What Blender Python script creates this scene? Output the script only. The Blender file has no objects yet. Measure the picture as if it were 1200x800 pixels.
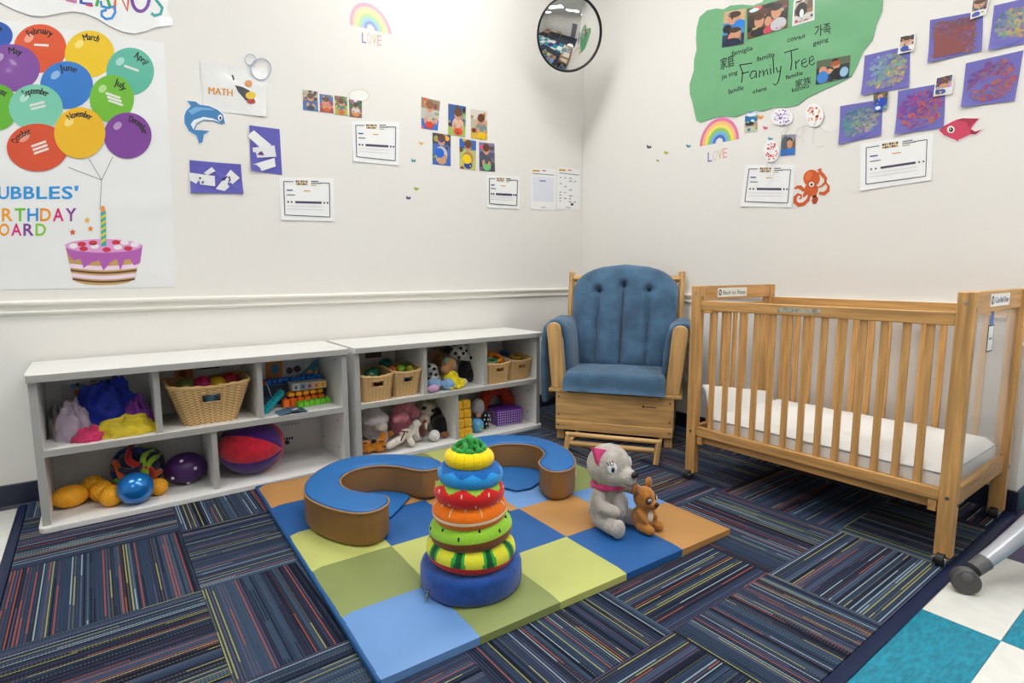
import bpy, bmesh, math, random
from mathutils import Vector, Matrix, noise
random.seed(7)
PI = math.pi
sc = bpy.context.scene
COL = sc.collection

# ------------------------------------------------------------------ camera
CAM = Vector((0.0, 0.0, 1.0))
YAW, PITCH, ROLL, FPX = 0.641094, 0.123162, -0.001174, 656.40
fw = Vector((math.sin(YAW)*math.cos(PITCH), math.cos(YAW)*math.cos(PITCH), -math.sin(PITCH)))
rt0 = Vector((math.cos(YAW), -math.sin(YAW), 0))
up0 = rt0.cross(fw)
rt = rt0*math.cos(ROLL) + up0*math.sin(ROLL)
up = -rt0*math.sin(ROLL) + up0*math.cos(ROLL)
cd = bpy.data.cameras.new('camera')
cd.sensor_width = 36.0
cd.lens = 36.0*FPX/1200.0
cd.clip_start = 0.02
cam = bpy.data.objects.new('camera', cd)
COL.objects.link(cam)
cam.matrix_world = Matrix(((rt.x, up.x, -fw.x, CAM.x), (rt.y, up.y, -fw.y, CAM.y), (rt.z, up.z, -fw.z, CAM.z), (0, 0, 0, 1)))
sc.camera = cam

# ------------------------------------------------------------------ world, exposure
w = bpy.data.worlds.new('world')
sc.world = w
w.use_nodes = True
w.node_tree.nodes['Background'].inputs[0].default_value = (0.9, 0.95, 1.0, 1)
w.node_tree.nodes['Background'].inputs[1].default_value = 0.3
sc.view_settings.view_transform = 'Standard'
sc.view_settings.look = 'None'
sc.view_settings.exposure = 0.0
sc.view_settings.gamma = 1.0
sc.view_settings.use_curve_mapping = False
LAMP = 15.8           # emission of the ceiling light diffusers
YW, XW, CEIL = 3.12, 2.98, 3.3        # left wall plane, right wall plane, ceiling height


def S(r, g=None, b=None):
    if g is None:
        r, g, b = r
    f = lambda c: (c/255/12.92) if c/255 <= 0.04045 else ((c/255+0.055)/1.055)**2.4
    return (f(r), f(g), f(b), 1.0)


# ------------------------------------------------------------------ materials
MATS = {}


def mat(name, col, rough=0.6, var=0.0, vscale=8.0, bump=0.0, bscale=60.0, metal=0.0, sheen=0.0, stretch=None, coat=0.0, alpha=1.0, col2=None, spec=0.5):
    if name in MATS:
        return MATS[name]
    m = bpy.data.materials.new(name)
    m.use_nodes = True
    nt = m.node_tree
    b = nt.nodes['Principled BSDF']
    c = S(col)
    b.inputs['Base Color'].default_value = c
    b.inputs['Roughness'].default_value = rough
    b.inputs['Metallic'].default_value = metal
    b.inputs['Specular IOR Level'].default_value = spec
    if sheen:
        b.inputs['Sheen Weight'].default_value = sheen
        b.inputs['Sheen Roughness'].default_value = 0.5
    if coat:
        b.inputs['Coat Weight'].default_value = coat
        b.inputs['Coat Roughness'].default_value = 0.12
    if alpha < 1:
        b.inputs['Alpha'].default_value = alpha
    if var or bump:
        tc = nt.nodes.new('ShaderNodeTexCoord')
        mp = nt.nodes.new('ShaderNodeMapping')
        nt.links.new(tc.outputs['Object'], mp.inputs[0])
        if stretch:
            mp.inputs['Scale'].default_value = stretch
    if var:
        n = nt.nodes.new('ShaderNodeTexNoise')
        n.inputs['Scale'].default_value = vscale
        n.inputs['Detail'].default_value = 5
        nt.links.new(mp.outputs[0], n.inputs['Vector'])
        r = nt.nodes.new('ShaderNodeValToRGB')
        lo = S(col2) if col2 else tuple(x*(1-var) for x in c[:3])+(1,)
        hi = tuple(min(1, x*(1+var*0.5)) for x in c[:3])+(1,)
        r.color_ramp.elements[0].position = 0.35
        r.color_ramp.elements[0].color = lo
        r.color_ramp.elements[1].position = 0.65
        r.color_ramp.elements[1].color = hi
        nt.links.new(n.outputs[0], r.inputs[0])
        nt.links.new(r.outputs[0], b.inputs['Base Color'])
    if bump:
        n = nt.nodes.new('ShaderNodeTexNoise')
        n.inputs['Scale'].default_value = bscale
        n.inputs['Detail'].default_value = 3
        nt.links.new(mp.outputs[0], n.inputs['Vector'])
        bp = nt.nodes.new('ShaderNodeBump')
        bp.inputs['Strength'].default_value = bump
        bp.inputs['Distance'].default_value = 0.01
        nt.links.new(n.outputs[0], bp.inputs['Height'])
        nt.links.new(bp.outputs[0], b.inputs['Normal'])
    MATS[name] = m
    return m


def plush(rgb, name=None):
    return mat('plush_%d_%d_%d' % tuple(rgb), rgb, 0.95, var=0.22, vscale=35, bump=0.5, bscale=220, sheen=0.35, spec=0.15)


def plastic(rgb, rough=0.35):
    return mat('plastic_%d_%d_%d' % tuple(rgb), rgb, rough, spec=0.5)


def wood(axis, rgb=(206, 156, 94), tag='maple'):
    st = {'x': (0.6, 9, 9), 'y': (9, 0.6, 9), 'z': (9, 9, 0.6)}[axis]
    return mat('%s_%s' % (tag, axis), rgb, 0.42, var=0.30, vscale=6, bump=0.06, bscale=30, stretch=st)


def print_mat(name, rough=0.5, coat=0.0, bump=0.0, bscale=9.0):
    """flat print: the colour of each printed face is stored on the mesh"""
    if name in MATS:
        return MATS[name]
    m = bpy.data.materials.new(name)
    m.use_nodes = True
    nt = m.node_tree
    b = nt.nodes['Principled BSDF']
    a = nt.nodes.new('ShaderNodeAttribute')
    a.attribute_name = 'Col'
    nt.links.new(a.outputs['Color'], b.inputs['Base Color'])
    b.inputs['Roughness'].default_value = rough
    b.inputs['Coat Weight'].default_value = coat
    b.inputs['Coat Roughness'].default_value = 0.08
    if bump:
        tc = nt.nodes.new('ShaderNodeTexCoord')
        n = nt.nodes.new('ShaderNodeTexNoise')
        n.inputs['Scale'].default_value = bscale
        n.inputs['Detail'].default_value = 1
        nt.links.new(tc.outputs['Object'], n.inputs['Vector'])
        bp = nt.nodes.new('ShaderNodeBump')
        bp.inputs['Strength'].default_value = bump
        bp.inputs['Distance'].default_value = 0.03
        nt.links.new(n.outputs[0], bp.inputs['Height'])
        nt.links.new(bp.outputs[0], b.inputs['Coat Normal'])
        nt.links.new(bp.outputs[0], b.inputs['Normal'])
    MATS[name] = m
    return m


PAPER = print_mat('printed_paper', 0.6)
LAMI = print_mat('laminated_print', 0.4, coat=0.5, bump=0.35, bscale=7)
PHOTO = print_mat('photo_print', 0.3)
TOYP = print_mat('printed_toy', 0.5)


def carpet_mat():
    m = bpy.data.materials.new('striped_carpet')
    m.use_nodes = True
    nt = m.node_tree
    N = nt.nodes.new
    L = nt.links.new
    b = nt.nodes['Principled BSDF']
    b.inputs['Roughness'].default_value = 0.95
    b.inputs['Specular IOR Level'].default_value = 0.1
    tc = N('ShaderNodeTexCoord')
    sep = N('ShaderNodeSeparateXYZ')
    L(tc.outputs['Object'], sep.inputs[0])
    oi = N('ShaderNodeObjectInfo')

    def M(op, a, bb=None):
        n = N('ShaderNodeMath')
        n.operation = op
        for i, v in enumerate((a, bb)):
            if v is None:
                continue
            if isinstance(v, (int, float)):
                n.inputs[i].default_value = v
            else:
                L(v, n.inputs[i])
        return n.outputs[0]
    rnd = M('MULTIPLY', oi.outputs['Random'], 91.7)
    PITCH_ = 118.0
    cell = M('MULTIPLY', M('ADD', sep.outputs[0], 2.0), PITCH_)
    sid = M('FLOOR', cell)
    fr = M('FRACT', cell)

    def white(a, bb, c):
        cb = N('ShaderNodeCombineXYZ')
        for i, v in enumerate((a, bb, c)):
            if isinstance(v, (int, float)):
                cb.inputs[i].default_value = v
            else:
                L(v, cb.inputs[i])
        wn = N('ShaderNodeTexWhiteNoise')
        wn.noise_dimensions = '3D'
        L(cb.outputs[0], wn.inputs['Vector'])
        return wn.outputs['Value']

    def cramp(fac, stops):
        ramp = N('ShaderNodeValToRGB')
        ramp.color_ramp.interpolation = 'CONSTANT'
        el = ramp.color_ramp.elements
        el[0].position, el[0].color = stops[0][0], S(stops[0][1])
        el[1].position, el[1].color = stops[1][0], S(stops[1][1])
        for p, c in stops[2:]:
            e = el.new(p)
            e.color = S(c)
        L(fac, ramp.inputs[0])
        return ramp.outputs[0]
    # ground yarn: wide navy and near black bands
    gid = M('FLOOR', M('MULTIPLY', cell, 0.5))
    ground = cramp(white(gid, rnd, 2.0), [(0.0, (46, 58, 80)), (0.40, (27, 33, 49)), (0.56, (58, 74, 95)), (0.80, (40, 43, 61))])
    # accent yarn: thin coloured lines
    acc = cramp(white(sid, rnd, 0.0), [(0.0, (50, 64, 86)), (0.30, (15, 18, 28)), (0.46, (150, 170, 176)), (0.61, (158, 158, 92)), (0.76, (160, 84, 66)), (0.88, (88, 80, 106))])
    line = M('MULTIPLY', M('GREATER_THAN', fr, 0.22), M('LESS_THAN', fr, 0.66))
    seg = M('FLOOR', M('ADD', M('MULTIPLY', sep.outputs[1], 5.0), M('MULTIPLY', white(sid, rnd, 5.0), 9.0)))
    keep = M('GREATER_THAN', white(sid, seg, 3.3), 0.40)
    dash = M('GREATER_THAN', M('SINE', M('MULTIPLY', sep.outputs[1], 760.0)), -0.25)
    fac = M('MULTIPLY', line, M('ADD', M('MULTIPLY', keep, 0.62), M('MULTIPLY', dash, 0.28)))
    mx = N('ShaderNodeMixRGB')
    L(fac, mx.inputs[0])
    L(ground, mx.inputs[1])
    L(acc, mx.inputs[2])
    L(mx.outputs[0], b.inputs['Base Color'])
    hgt = M('ADD', M('SINE', M('MULTIPLY', sep.outputs[0], 118*2*PI)), M('MULTIPLY', M('SINE', M('MULTIPLY', sep.outputs[1], 900.0)), 0.5))
    bp = N('ShaderNodeBump')
    bp.inputs['Strength'].default_value = 0.35
    bp.inputs['Distance'].default_value = 0.003
    L(hgt, bp.inputs['Height'])
    L(bp.outputs[0], b.inputs['Normal'])
    return m


M_CARPET = carpet_mat()
M_WALL = mat('wall_paint', (232, 229, 224), 0.75, bump=0.03, bscale=120, spec=0.25)
M_TRIM = mat('trim_paint', (236, 233, 224), 0.4)
M_NAVY = mat('navy_vinyl', (24, 32, 56), 0.38)
M_STRIP = mat('navy_rubber', (20, 33, 66), 0.45, spec=0.25)
M_WHITE = mat('white_laminate', (228, 227, 224), 0.42, var=0.05, vscale=90)
M_EDGE = mat('grey_edge_band', (168, 166, 162), 0.5)
M_BLACK = mat('black_plastic', (16, 16, 17), 0.35)
M_STEEL = mat('steel', (170, 170, 168), 0.25, metal=1.0)
M_DENIM = mat('blue_microfibre', (76, 108, 137), 0.9, var=0.30, vscale=7, bump=0.35, bscale=26, sheen=0.25, spec=0.2)
M_TAN = mat('tan_vinyl', (142, 102, 56), 0.45, var=0.12, vscale=5, bump=0.08, bscale=14)
M_VBLUE = mat('blue_vinyl', (32, 104, 172), 0.45, var=0.06, vscale=4, bump=0.05, bscale=14)
M_SHEET = mat('white_sheet', (236, 235, 232), 0.8, bump=0.35, bscale=16)
M_PIPE = mat('grey_piping', (150, 150, 152), 0.7)


# ------------------------------------------------------------------ mesh builder
class MB:
    def __init__(s):
        s.v, s.f, s.c = [], [], []

    def add(s, vs, fs, col=None, M=None):
        o = len(s.v)
        for p in vs:
            p = Vector(p)
            s.v.append(M @ p if M else p)
        for f in fs:
            s.f.append([i+o for i in f])
            s.c.append(col)
        return s

    def box(s, c, d, col=None, M=None):
        x, y, z = c
        a, b, h = d[0]/2, d[1]/2, d[2]/2
        vs = [(x-a, y-b, z-h), (x+a, y-b, z-h), (x+a, y+b, z-h), (x-a, y+b, z-h), (x-a, y-b, z+h), (x+a, y-b, z+h), (x+a, y+b, z+h), (x-a, y+b, z+h)]
        return s.add(vs, [(0, 3, 2, 1), (4, 5, 6, 7), (0, 1, 5, 4), (1, 2, 6, 5), (2, 3, 7, 6), (3, 0, 4, 7)], col, M)

    def ab(s, a, b, col=None):
        """box from corner a to corner b"""
        return s.box([(a[i]+b[i])/2 for i in range(3)], [abs(b[i]-a[i]) for i in range(3)], col)

    def tube(s, pts, r, n=8, col=None, closed=False, caps=True):
        pts = [Vector(p) for p in pts]
        k = len(pts)
        rr = r if isinstance(r, (list, tuple)) else [r]*k
        vs, fs = [], []
        prev = None
        for i, p in enumerate(pts):
            if closed:
                t = pts[(i+1) % k]-pts[i-1]
            else:
                t = pts[min(i+1, k-1)]-pts[max(i-1, 0)]
            t.normalize()
            if prev is None:
                a = Vector((0, 0, 1)) if abs(t.z) < 0.9 else Vector((1, 0, 0))
                n1 = t.cross(a).normalized()
            else:
                n1 = (prev-t*prev.dot(t)).normalized()
            prev = n1
            n2 = t.cross(n1)
            for j in range(n):
                an = 2*PI*j/n
                vs.append(p+(n1*math.cos(an)+n2*math.sin(an))*rr[i])
        m = k if closed else k-1
        for i in range(m):
            for j in range(n):
                i2 = (i+1) % k
                fs.append((i*n+j, i*n+(j+1) % n, i2*n+(j+1) % n, i2*n+j))
        if caps and not closed:
            fs.append(tuple(range(n-1, -1, -1)))
            fs.append(tuple((k-1)*n+j for j in range(n)))
        return s.add(vs, fs, col)

    def cyl(s, a, b, r, r2=None, n=20, col=None):
        return s.tube([a, b], [r, r if r2 is None else r2], n, col)

    def ell(s, c, r, n=16, m=10, col=None, M=None):
        if isinstance(r, (int, float)):
            r = (r, r, r)
        vs = [(c[0], c[1], c[2]+r[2])]
        for i in range(1, m):
            th = PI*i/m
            for j in range(n):
                an = 2*PI*j/n
                vs.append((c[0]+r[0]*math.sin(th)*math.cos(an), c[1]+r[1]*math.sin(th)*math.sin(an), c[2]+r[2]*math.cos(th)))
        vs.append((c[0], c[1], c[2]-r[2]))
        fs = [(0, 1+j, 1+(j+1) % n) for j in range(n)]
        for i in range(m-2):
            for j in range(n):
                a = 1+i*n
                fs.append((a+j, a+n+j, a+n+(j+1) % n, a+(j+1) % n))
        a = 1+(m-2)*n
        fs += [(a+j, len(vs)-1, a+(j+1) % n) for j in range(n)]
        return s.add(vs, fs, col, M)

    def cap(s, a, b, r0, r1=None, n=12):
        """capsule: tapered limb with round ends"""
        r1 = r0 if r1 is None else r1
        a, b = Vector(a), Vector(b)
        d = (b-a)
        L = d.length
        d.normalize()
        pts, rr = [], []
        for k in range(5):
            t = math.cos(PI/2*(k/4.0))
            pts.append(a-d*r0*t)
            rr.append(max(r0*math.sin(PI/2*(k/4.0)), 0.0005))
        for k in range(5):
            t = math.sin(PI/2*(k/4.0))
            pts.append(b+d*r1*t)
            rr.append(max(r1*math.cos(PI/2*(k/4.0)), 0.0005))
        return s.tube(pts, rr, n)

    def lathe(s, prof, n=32, c=(0, 0, 0), col=None, fcol=None, M=None):
        vs, fs = [], []
        k = len(prof)
        for r, z in prof:
            for j in range(n):
                an = 2*PI*j/n
                vs.append((c[0]+r*math.cos(an), c[1]+r*math.sin(an), c[2]+z))
        o = len(s.f)
        for i in range(k-1):
            for j in range(n):
                fs.append((i*n+j, i*n+(j+1) % n, (i+1)*n+(j+1) % n, (i+1)*n+j))
        s.add(vs, fs, col, M)
        if fcol:
            q = 0
            for i in range(k-1):
                for j in range(n):
                    s.c[o+q] = fcol(i, j)
                    q += 1
        return s

    def prism(s, poly, z0, z1, col=None, M=None):
        n = len(poly)
        vs = [(p[0], p[1], z0) for p in poly]+[(p[0], p[1], z1) for p in poly]
        fs = [tuple(range(n-1, -1, -1)), tuple(range(n, 2*n))]+[(i, (i+1) % n, n+(i+1) % n, n+i) for i in range(n)]
        return s.add(vs, fs, col, M)

    def build(s, name, m, parent=None, bevel=0.0, smooth=True, remesh=0.0, sub=0, solid=0.0, seg=2, origin=None, ang=0.7):
        vs = s.v
        if parent is not None:
            off = Vector(parent.get('_o', (0, 0, 0)))
        elif origin is not None:
            off = Vector(origin)
        else:
            lo = [min(p[i] for p in vs) for i in range(3)]
            hi = [max(p[i] for p in vs) for i in range(3)]
            off = Vector(((lo[0]+hi[0])/2, (lo[1]+hi[1])/2, lo[2]))
        me = bpy.data.meshes.new(name)
        me.from_pydata([tuple(p-off) for p in vs], [], s.f)
        if any(c is not None for c in s.c):
            ca = me.color_attributes.new('Col', 'FLOAT_COLOR', 'CORNER')
            for p, c in zip(me.polygons, s.c):
                c = c or (0.8, 0.8, 0.8, 1)
                for li in p.loop_indices:
                    ca.data[li].color = c
        me.materials.append(m)
        if smooth:
            me.polygons.foreach_set('use_smooth', [True]*len(me.polygons))
            me.set_sharp_from_angle(angle=ang)
        me.update()
        o = bpy.data.objects.new(name, me)
        COL.objects.link(o)
        if parent is not None:
            o.parent = parent
            o['_o'] = tuple(off)
        else:
            o.location = off
            o['_o'] = tuple(off)
        if remesh:
            r = o.modifiers.new('remesh', 'REMESH')
            r.mode = 'VOXEL'
            r.voxel_size = remesh
            r.use_smooth_shade = True
            sm = o.modifiers.new('smooth', 'SMOOTH')
            sm.iterations = 6
            sm.factor = 0.5
        if solid:
            so = o.modifiers.new('solid', 'SOLIDIFY')
            so.thickness = solid
            so.offset = 0
        if bevel:
            b = o.modifiers.new('bevel', 'BEVEL')
            b.width = bevel
            b.segments = seg
            b.limit_method = 'ANGLE'
            b.angle_limit = 0.6
        if sub:
            ss = o.modifiers.new('sub', 'SUBSURF')
            ss.levels = ss.render_levels = sub
        return o


def tag(o, label=None, cat=None, group=None, kind=None):
    if label:
        o['label'] = label
    if cat:
        o['category'] = cat
    if group:
        o['group'] = group
    if kind:
        o['kind'] = kind
    return o


def thing(name, label, cat, loc, group=None):
    """an Empty at the base of a thing; its parts are given in world coordinates (axis aligned)"""
    e = bpy.data.objects.new(name, None)
    COL.objects.link(e)
    e.empty_display_size = 0.05
    e.location = loc
    e['_o'] = tuple(loc)
    return tag(e, label, cat, group)


def struct(o):
    return tag(o, kind='structure')


def dup(root, delta, label=None, group=None, rotz=None):
    r = root.copy()
    COL.objects.link(r)
    r.location = root.location+Vector(delta)
    r['_o'] = tuple(Vector(root['_o'])+Vector(delta))
    if rotz is not None:
        r.rotation_euler = (0, 0, rotz)
    if label:
        r['label'] = label
    if group:
        r['group'] = group
    for ch in list(root.children):
        c = ch.copy()
        COL.objects.link(c)
        c.parent = r
        for g in ch.children:
            d = g.copy()
            COL.objects.link(d)
            d.parent = c
    return r


# ------------------------------------------------------------------ where a seen point lies on a known plane of the room
def ray(px, py):
    return fw*FPX + rt*(px-600) + up*(400-py)


def onx(px, py, x):
    d = ray(px, py)
    return CAM + d*((x-CAM.x)/d.x)


def ony(px, py, y):
    d = ray(px, py)
    return CAM + d*((y-CAM.y)/d.y)


def onz(px, py, z):
    d = ray(px, py)
    return CAM + d*((z-CAM.z)/d.z)


def wl(px, py, d=0.0):
    p = ony(px, py, YW)
    return Vector((p.x, YW-d, p.z))


def wr(px, py, d=0.0):
    p = onx(px, py, XW)
    return Vector((XW-d, p.y, p.z))

# ------------------------------------------------------------------ the room
X0, X1, Y0 = -3.4, 5.0, -3.4


def checker_mat():
    m = bpy.data.materials.new('vinyl_checker')
    m.use_nodes = True
    nt = m.node_tree
    b = nt.nodes['Principled BSDF']
    tc = nt.nodes.new('ShaderNodeTexCoord')
    ck = nt.nodes.new('ShaderNodeTexChecker')
    ck.inputs['Color1'].default_value = S(222, 222, 216)
    ck.inputs['Color2'].default_value = S(36, 140, 165)
    ck.inputs['Scale'].default_value = 1/0.59
    nt.links.new(tc.outputs['Object'], ck.inputs['Vector'])
    nt.links.new(ck.outputs[0], b.inputs['Base Color'])
    b.inputs['Roughness'].default_value = 0.35
    return m


fl = struct(MB().ab((X0, Y0, -0.06), (X1, 3.25, -0.006)).build('floor', checker_mat(), smooth=False))

# carpet tiles, quarter turned
TP = 0.507
CX, CY = -0.303, 1.906
CAR_X0, CAR_Y0 = -0.290, 0.5545
tile_mesh = {}
for i in range(-1, 8):
    for j in range(-4, 4):
        x0, x1 = CX+i*TP, CX+(i+1)*TP
        y0, y1 = CY+j*TP, CY+(j+1)*TP
        x0, x1 = max(x0, CAR_X0), min(x1, XW)
        y0, y1 = max(y0, CAR_Y0), min(y1, YW)
        if x1-x0 < 0.02 or y1-y0 < 0.02:
            continue
        cx, cy, dx, dy = (x0+x1)/2, (y0+y1)/2, x1-x0-0.0012, y1-y0-0.0012
        quarter = (i+j) % 2
        if quarter:
            dx, dy = dy, dx
        key = (round(dx, 3), round(dy, 3))
        if key not in tile_mesh:
            o = MB().box((0, 0, 0), (dx, dy, 0.010)).build('carpet_tile', M_CARPET, smooth=False, origin=(0, 0, 0))
            tile_mesh[key] = o.data
        else:
            o = bpy.data.objects.new('carpet_tile', tile_mesh[key])
            COL.objects.link(o)
        o.location = Vector((cx, cy, 0.0055))-Vector(fl['_o'])
        o.rotation_euler = (0, 0, PI/2 if quarter else 0)
        o.parent = fl

# vinyl tiles beyond the carpet
VT = {'w': mat('vinyl_white', (226, 226, 220), 0.32, var=0.05, vscale=18),
      't': mat('vinyl_teal', (22, 138, 166), 0.3, var=0.30, vscale=22, stretch=(1.5, 5, 1)),
      'p': mat('vinyl_purple', (58, 44, 98), 0.3, var=0.15, vscale=20)}
TV = 0.59
xs = [0.147+TV*k for k in range(0, 6)]
rows = [(0.338, 0.530), (-0.252, 0.338), (-0.842, -0.252)]
pat = ['tpwtwpt', 'wtpwtwp', 'ptwtwpw']
pat = [{0: 't', 1: 'w', 2: 't', 3: 'w', 4: 'p', 5: 't'}, {0: 'p', 1: 't', 2: 'w', 3: 't', 4: 'w', 5: 'p'}, {0: 'w', 1: 'p', 2: 't', 3: 'w', 4: 't', 5: 'w'}]
for r, (y0, y1) in enumerate(rows):
    for k, x0 in enumerate(xs):
        MB().ab((x0+0.0007, y0+0.0007, -0.006), (x0+TV-0.0007, y1-0.0007, 0.0)).build('vinyl_tile', VT[pat[r][k]], fl, smooth=False)
for k in range(3):
    for j in range(3):
        x1 = -0.325-TV*k
        y1 = YW-TV*j
        MB().ab((x1-TV+0.0007, y1-TV+0.0007, -0.006), (x1-0.0007, y1-0.0007, 0.0)).build('vinyl_tile', VT['w' if (k+j) % 2 == 0 else 't'], fl, smooth=False)

MB().ab((X0, Y0, -0.006), (X1, -0.842, 0.004)).build('carpet_field', M_CARPET, fl, smooth=False)

# rubber edge strips
pr = [(0.0, 0.0), (0.0, 0.004), (0.007, 0.010), (0.024, 0.0125), (0.032, 0.012), (0.034, 0.0)]
s = MB()
s.prism([(p[0]+0.520, p[1]) for p in pr], -0.325, XW, M=Matrix(((0, 0, 1, 0), (1, 0, 0, 0), (0, 1, 0, 0), (0, 0, 0, 1))))
struct(s.build('trim_1', M_STRIP, bevel=0.001))
s = MB()
s.prism([(p[0]-0.325, p[1]) for p in pr], 0.554, YW-0.017, M=Matrix(((1, 0, 0, 0), (0, 0, -1, 3.657), (0, 1, 0, 0), (0, 0, 0, 1))))
struct(s.build('trim_2', M_STRIP, bevel=0.001))

struct(MB().ab((X0, YW, 0), (XW+0.15, YW+0.12, CEIL)).build('wall_left', M_WALL, smooth=False))
struct(MB().ab((XW, 0.53, 0), (XW+0.15, YW, CEIL)).build('wall_right', M_WALL, bevel=0.006, smooth=False))
struct(MB().ab((XW+0.15, 0.53, 0), (X1, 0.65, CEIL)).build('wall_return', M_WALL, smooth=False))
struct(MB().ab((X0-0.12, Y0, 0), (X0, YW, CEIL)).build('wall_side', M_WALL, smooth=False))
struct(MB().ab((X0, Y0-0.12, 0), (X1, Y0, CEIL)).build('wall_back', M_WALL, smooth=False))
struct(MB().ab((X1, Y0, 0), (X1+0.12, 0.53, CEIL)).build('wall_far', M_WALL, smooth=False))
struct(MB().ab((X0, Y0, CEIL), (X1, 3.25, CEIL+0.05)).build('ceiling', mat('ceiling_white', (235, 235, 230), 0.8), smooth=False))


def base_profile(h=0.105):
    return [(0, 0.0), (0.016, 0.0), (0.013, 0.006), (0.008, 0.014), (0.007, h-0.004), (0.004, h), (0, h)]


def run_left(prof, x0, x1, z, name, m):
    b = MB()
    b.prism([(YW-d, z+h) for d, h in prof], x0, x1, M=Matrix(((0, 0, 1, 0), (1, 0, 0, 0), (0, 1, 0, 0), (0, 0, 0, 1))))
    return struct(b.build(name, m, ang=0.5))


def run_right(prof, y0, y1, z, name, m):
    b = MB()
    b.prism([(XW-d, z+h) for d, h in prof], y0, y1, M=Matrix(((1, 0, 0, 0), (0, 0, 1, 0), (0, 1, 0, 0), (0, 0, 0, 1))))
    return struct(b.build(name, m, ang=0.5))


run_left(base_profile(), X0, XW, 0.0, 'baseboard_left', M_NAVY)
run_right(base_profile(), 0.53-0.007, YW-0.016, 0.0, 'baseboard_right', M_NAVY)
b = MB().ab((XW, 0.53-0.008, 0.0), (X1, 0.53, 0.105))
struct(b.build('baseboard_return', M_NAVY, bevel=0.002))
rail = [(0, 0), (0.006, 0.0), (0.014, 0.006), (0.017, 0.012), (0.013, 0.018), (0.008, 0.021), (0.007, 0.030), (0.011, 0.036), (0.020, 0.040), (0.026, 0.046), (0.027, 0.054), (0.022, 0.060), (0.0, 0.062)]
run_left(rail, X0, XW, 0.822, 'trim_3', M_TRIM)
run_right(rail, 0.53, YW-0.03, 0.806, 'trim_4', M_TRIM)

# ceiling lights
em = bpy.data.materials.new('light_diffuser')
em.use_nodes = True
nb = em.node_tree.nodes['Principled BSDF']
nb.inputs['Base Color'].default_value = (0.9, 0.9, 0.9, 1)
nb.inputs['Emission Color'].default_value = (1.0, 0.985, 0.965, 1)
nb.inputs['Emission Strength'].default_value = LAMP
for (x, y, hx), where in zip([(1.7, 2.25, 0.45), (1.1, 0.55, 0.6), (2.3, -0.55, 0.6), (-0.95, 1.95, 0.6), (-1.3, -1.3, 0.6), (3.9, -1.4, 0.6)],
                         ['close to the wall of photos, smaller than the rest', 'above the patchwork mat', 'above the aisle beside the crib', 'above the white shelves end', 'in the far back corner of the room', 'over the teal floor tiles']):
    t = thing('ceiling_light', 'white recessed ceiling light panel ' + where, 'ceiling light', (x, y, CEIL), 'ceiling light panels')
    f = MB()
    for sx in (-1, 1):
        f.ab((x+sx*(hx+0.02), y-0.32, CEIL-0.02), (x+sx*(hx-0.01), y+0.32, CEIL))
        f.ab((x-hx+0.01, y+sx*0.32, CEIL-0.02), (x+hx-0.01, y+sx*0.29, CEIL))
    f.build('frame', M_TRIM, t, smooth=False)
    MB().ab((x-hx+0.01, y-0.29, CEIL-0.012), (x+hx-0.01, y+0.29, CEIL-0.004)).build('diffuser', em, t, smooth=False)

# ------------------------------------------------------------------ storage shelves
SY0, SY1, SH = 2.712, 3.098, 0.625


def shelf_unit(x0, label):
    x1 = x0+1.212
    t = thing('storage_shelf', label, 'shelf', ((x0+x1)/2, SY0, 0.011), 'white toy shelves along the wall')

    def rr(a, b, y0, y1, z0, z1, r=0.03):
        p = []
        for cx, a0 in ((b-r, -PI/2), ):
            p += [(cx+r*math.cos(a0+k*PI/8), y0+r+r*math.sin(a0+k*PI/8)) for k in range(5)]
        p += [(b, y1), (a, y1)]
        p += [(a+r+r*math.cos(PI+k*PI/8), y0+r+r*math.sin(PI+k*PI/8)) for k in range(5)]
        return MB().prism(p, z0, z1)
    rr(x0-0.008, x1+0.008, SY0-0.022, SY1, SH-0.030, SH).build('top', M_WHITE, t, bevel=0.002)
    rr(x0-0.012, x1+0.012, SY0-0.022, SY1, 0.011, 0.034).build('bottom', M_WHITE, t, bevel=0.002)
    MB().ab((x0, SY1-0.012, 0.034), (x1, SY1, SH-0.030)).build('back', M_WHITE, t, smooth=False)
    z0, z1, th = 0.034, SH-0.030, 0.026
    for x in (x0, x1-th):
        MB().ab((x, SY0+0.002, z0), (x+th, SY1-0.012, z1)).build('side', M_WHITE, t, smooth=False)
        MB().ab((x, SY0, z0), (x+th, SY0+0.002, z1)).build('edge_band', M_EDGE, t, smooth=False)
    zm = 0.302
    MB().ab((x0+th, SY0+0.002, zm), (x1-th, SY1-0.012, zm+th)).build('middle_shelf', M_WHITE, t, smooth=False)
    MB().ab((x0+th, SY0, zm), (x1-th, SY0+0.002, zm+th)).build('edge_band', M_EDGE, t, smooth=False)
    MB().ab((x0-0.002, SY0-0.024, SH-0.028), (x1+0.002, SY0-0.0215, SH-0.003)).build('edge_band', M_EDGE, t, smooth=False)
    for xd in (x0+0.405, x0+0.806):
        MB().ab((xd-0.011, SY0+0.014, zm+th), (xd+0.011, SY1-0.012, z1)).build('divider', M_WHITE, t, smooth=False)
        MB().ab((xd-0.011, SY0+0.012, zm+th), (xd+0.011, SY0+0.014, z1)).build('edge_band', M_EDGE, t, smooth=False)
    xd = x0+0.605
    MB().ab((xd-0.011, SY0+0.014, z0), (xd+0.011, SY1-0.012, zm)).build('divider', M_WHITE, t, smooth=False)
    MB().ab((xd-0.011, SY0+0.012, z0), (xd+0.011, SY0+0.014, zm)).build('edge_band', M_EDGE, t, smooth=False)
    for z in (0.10, 0.24, 0.56):
        for y in (2.80, 3.04):
            MB().cyl((x1-th-0.001, y, z), (x1-th+0.002, y, z), 0.005, n=8).build('screw_cap', M_BLACK, t)
    return t


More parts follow.
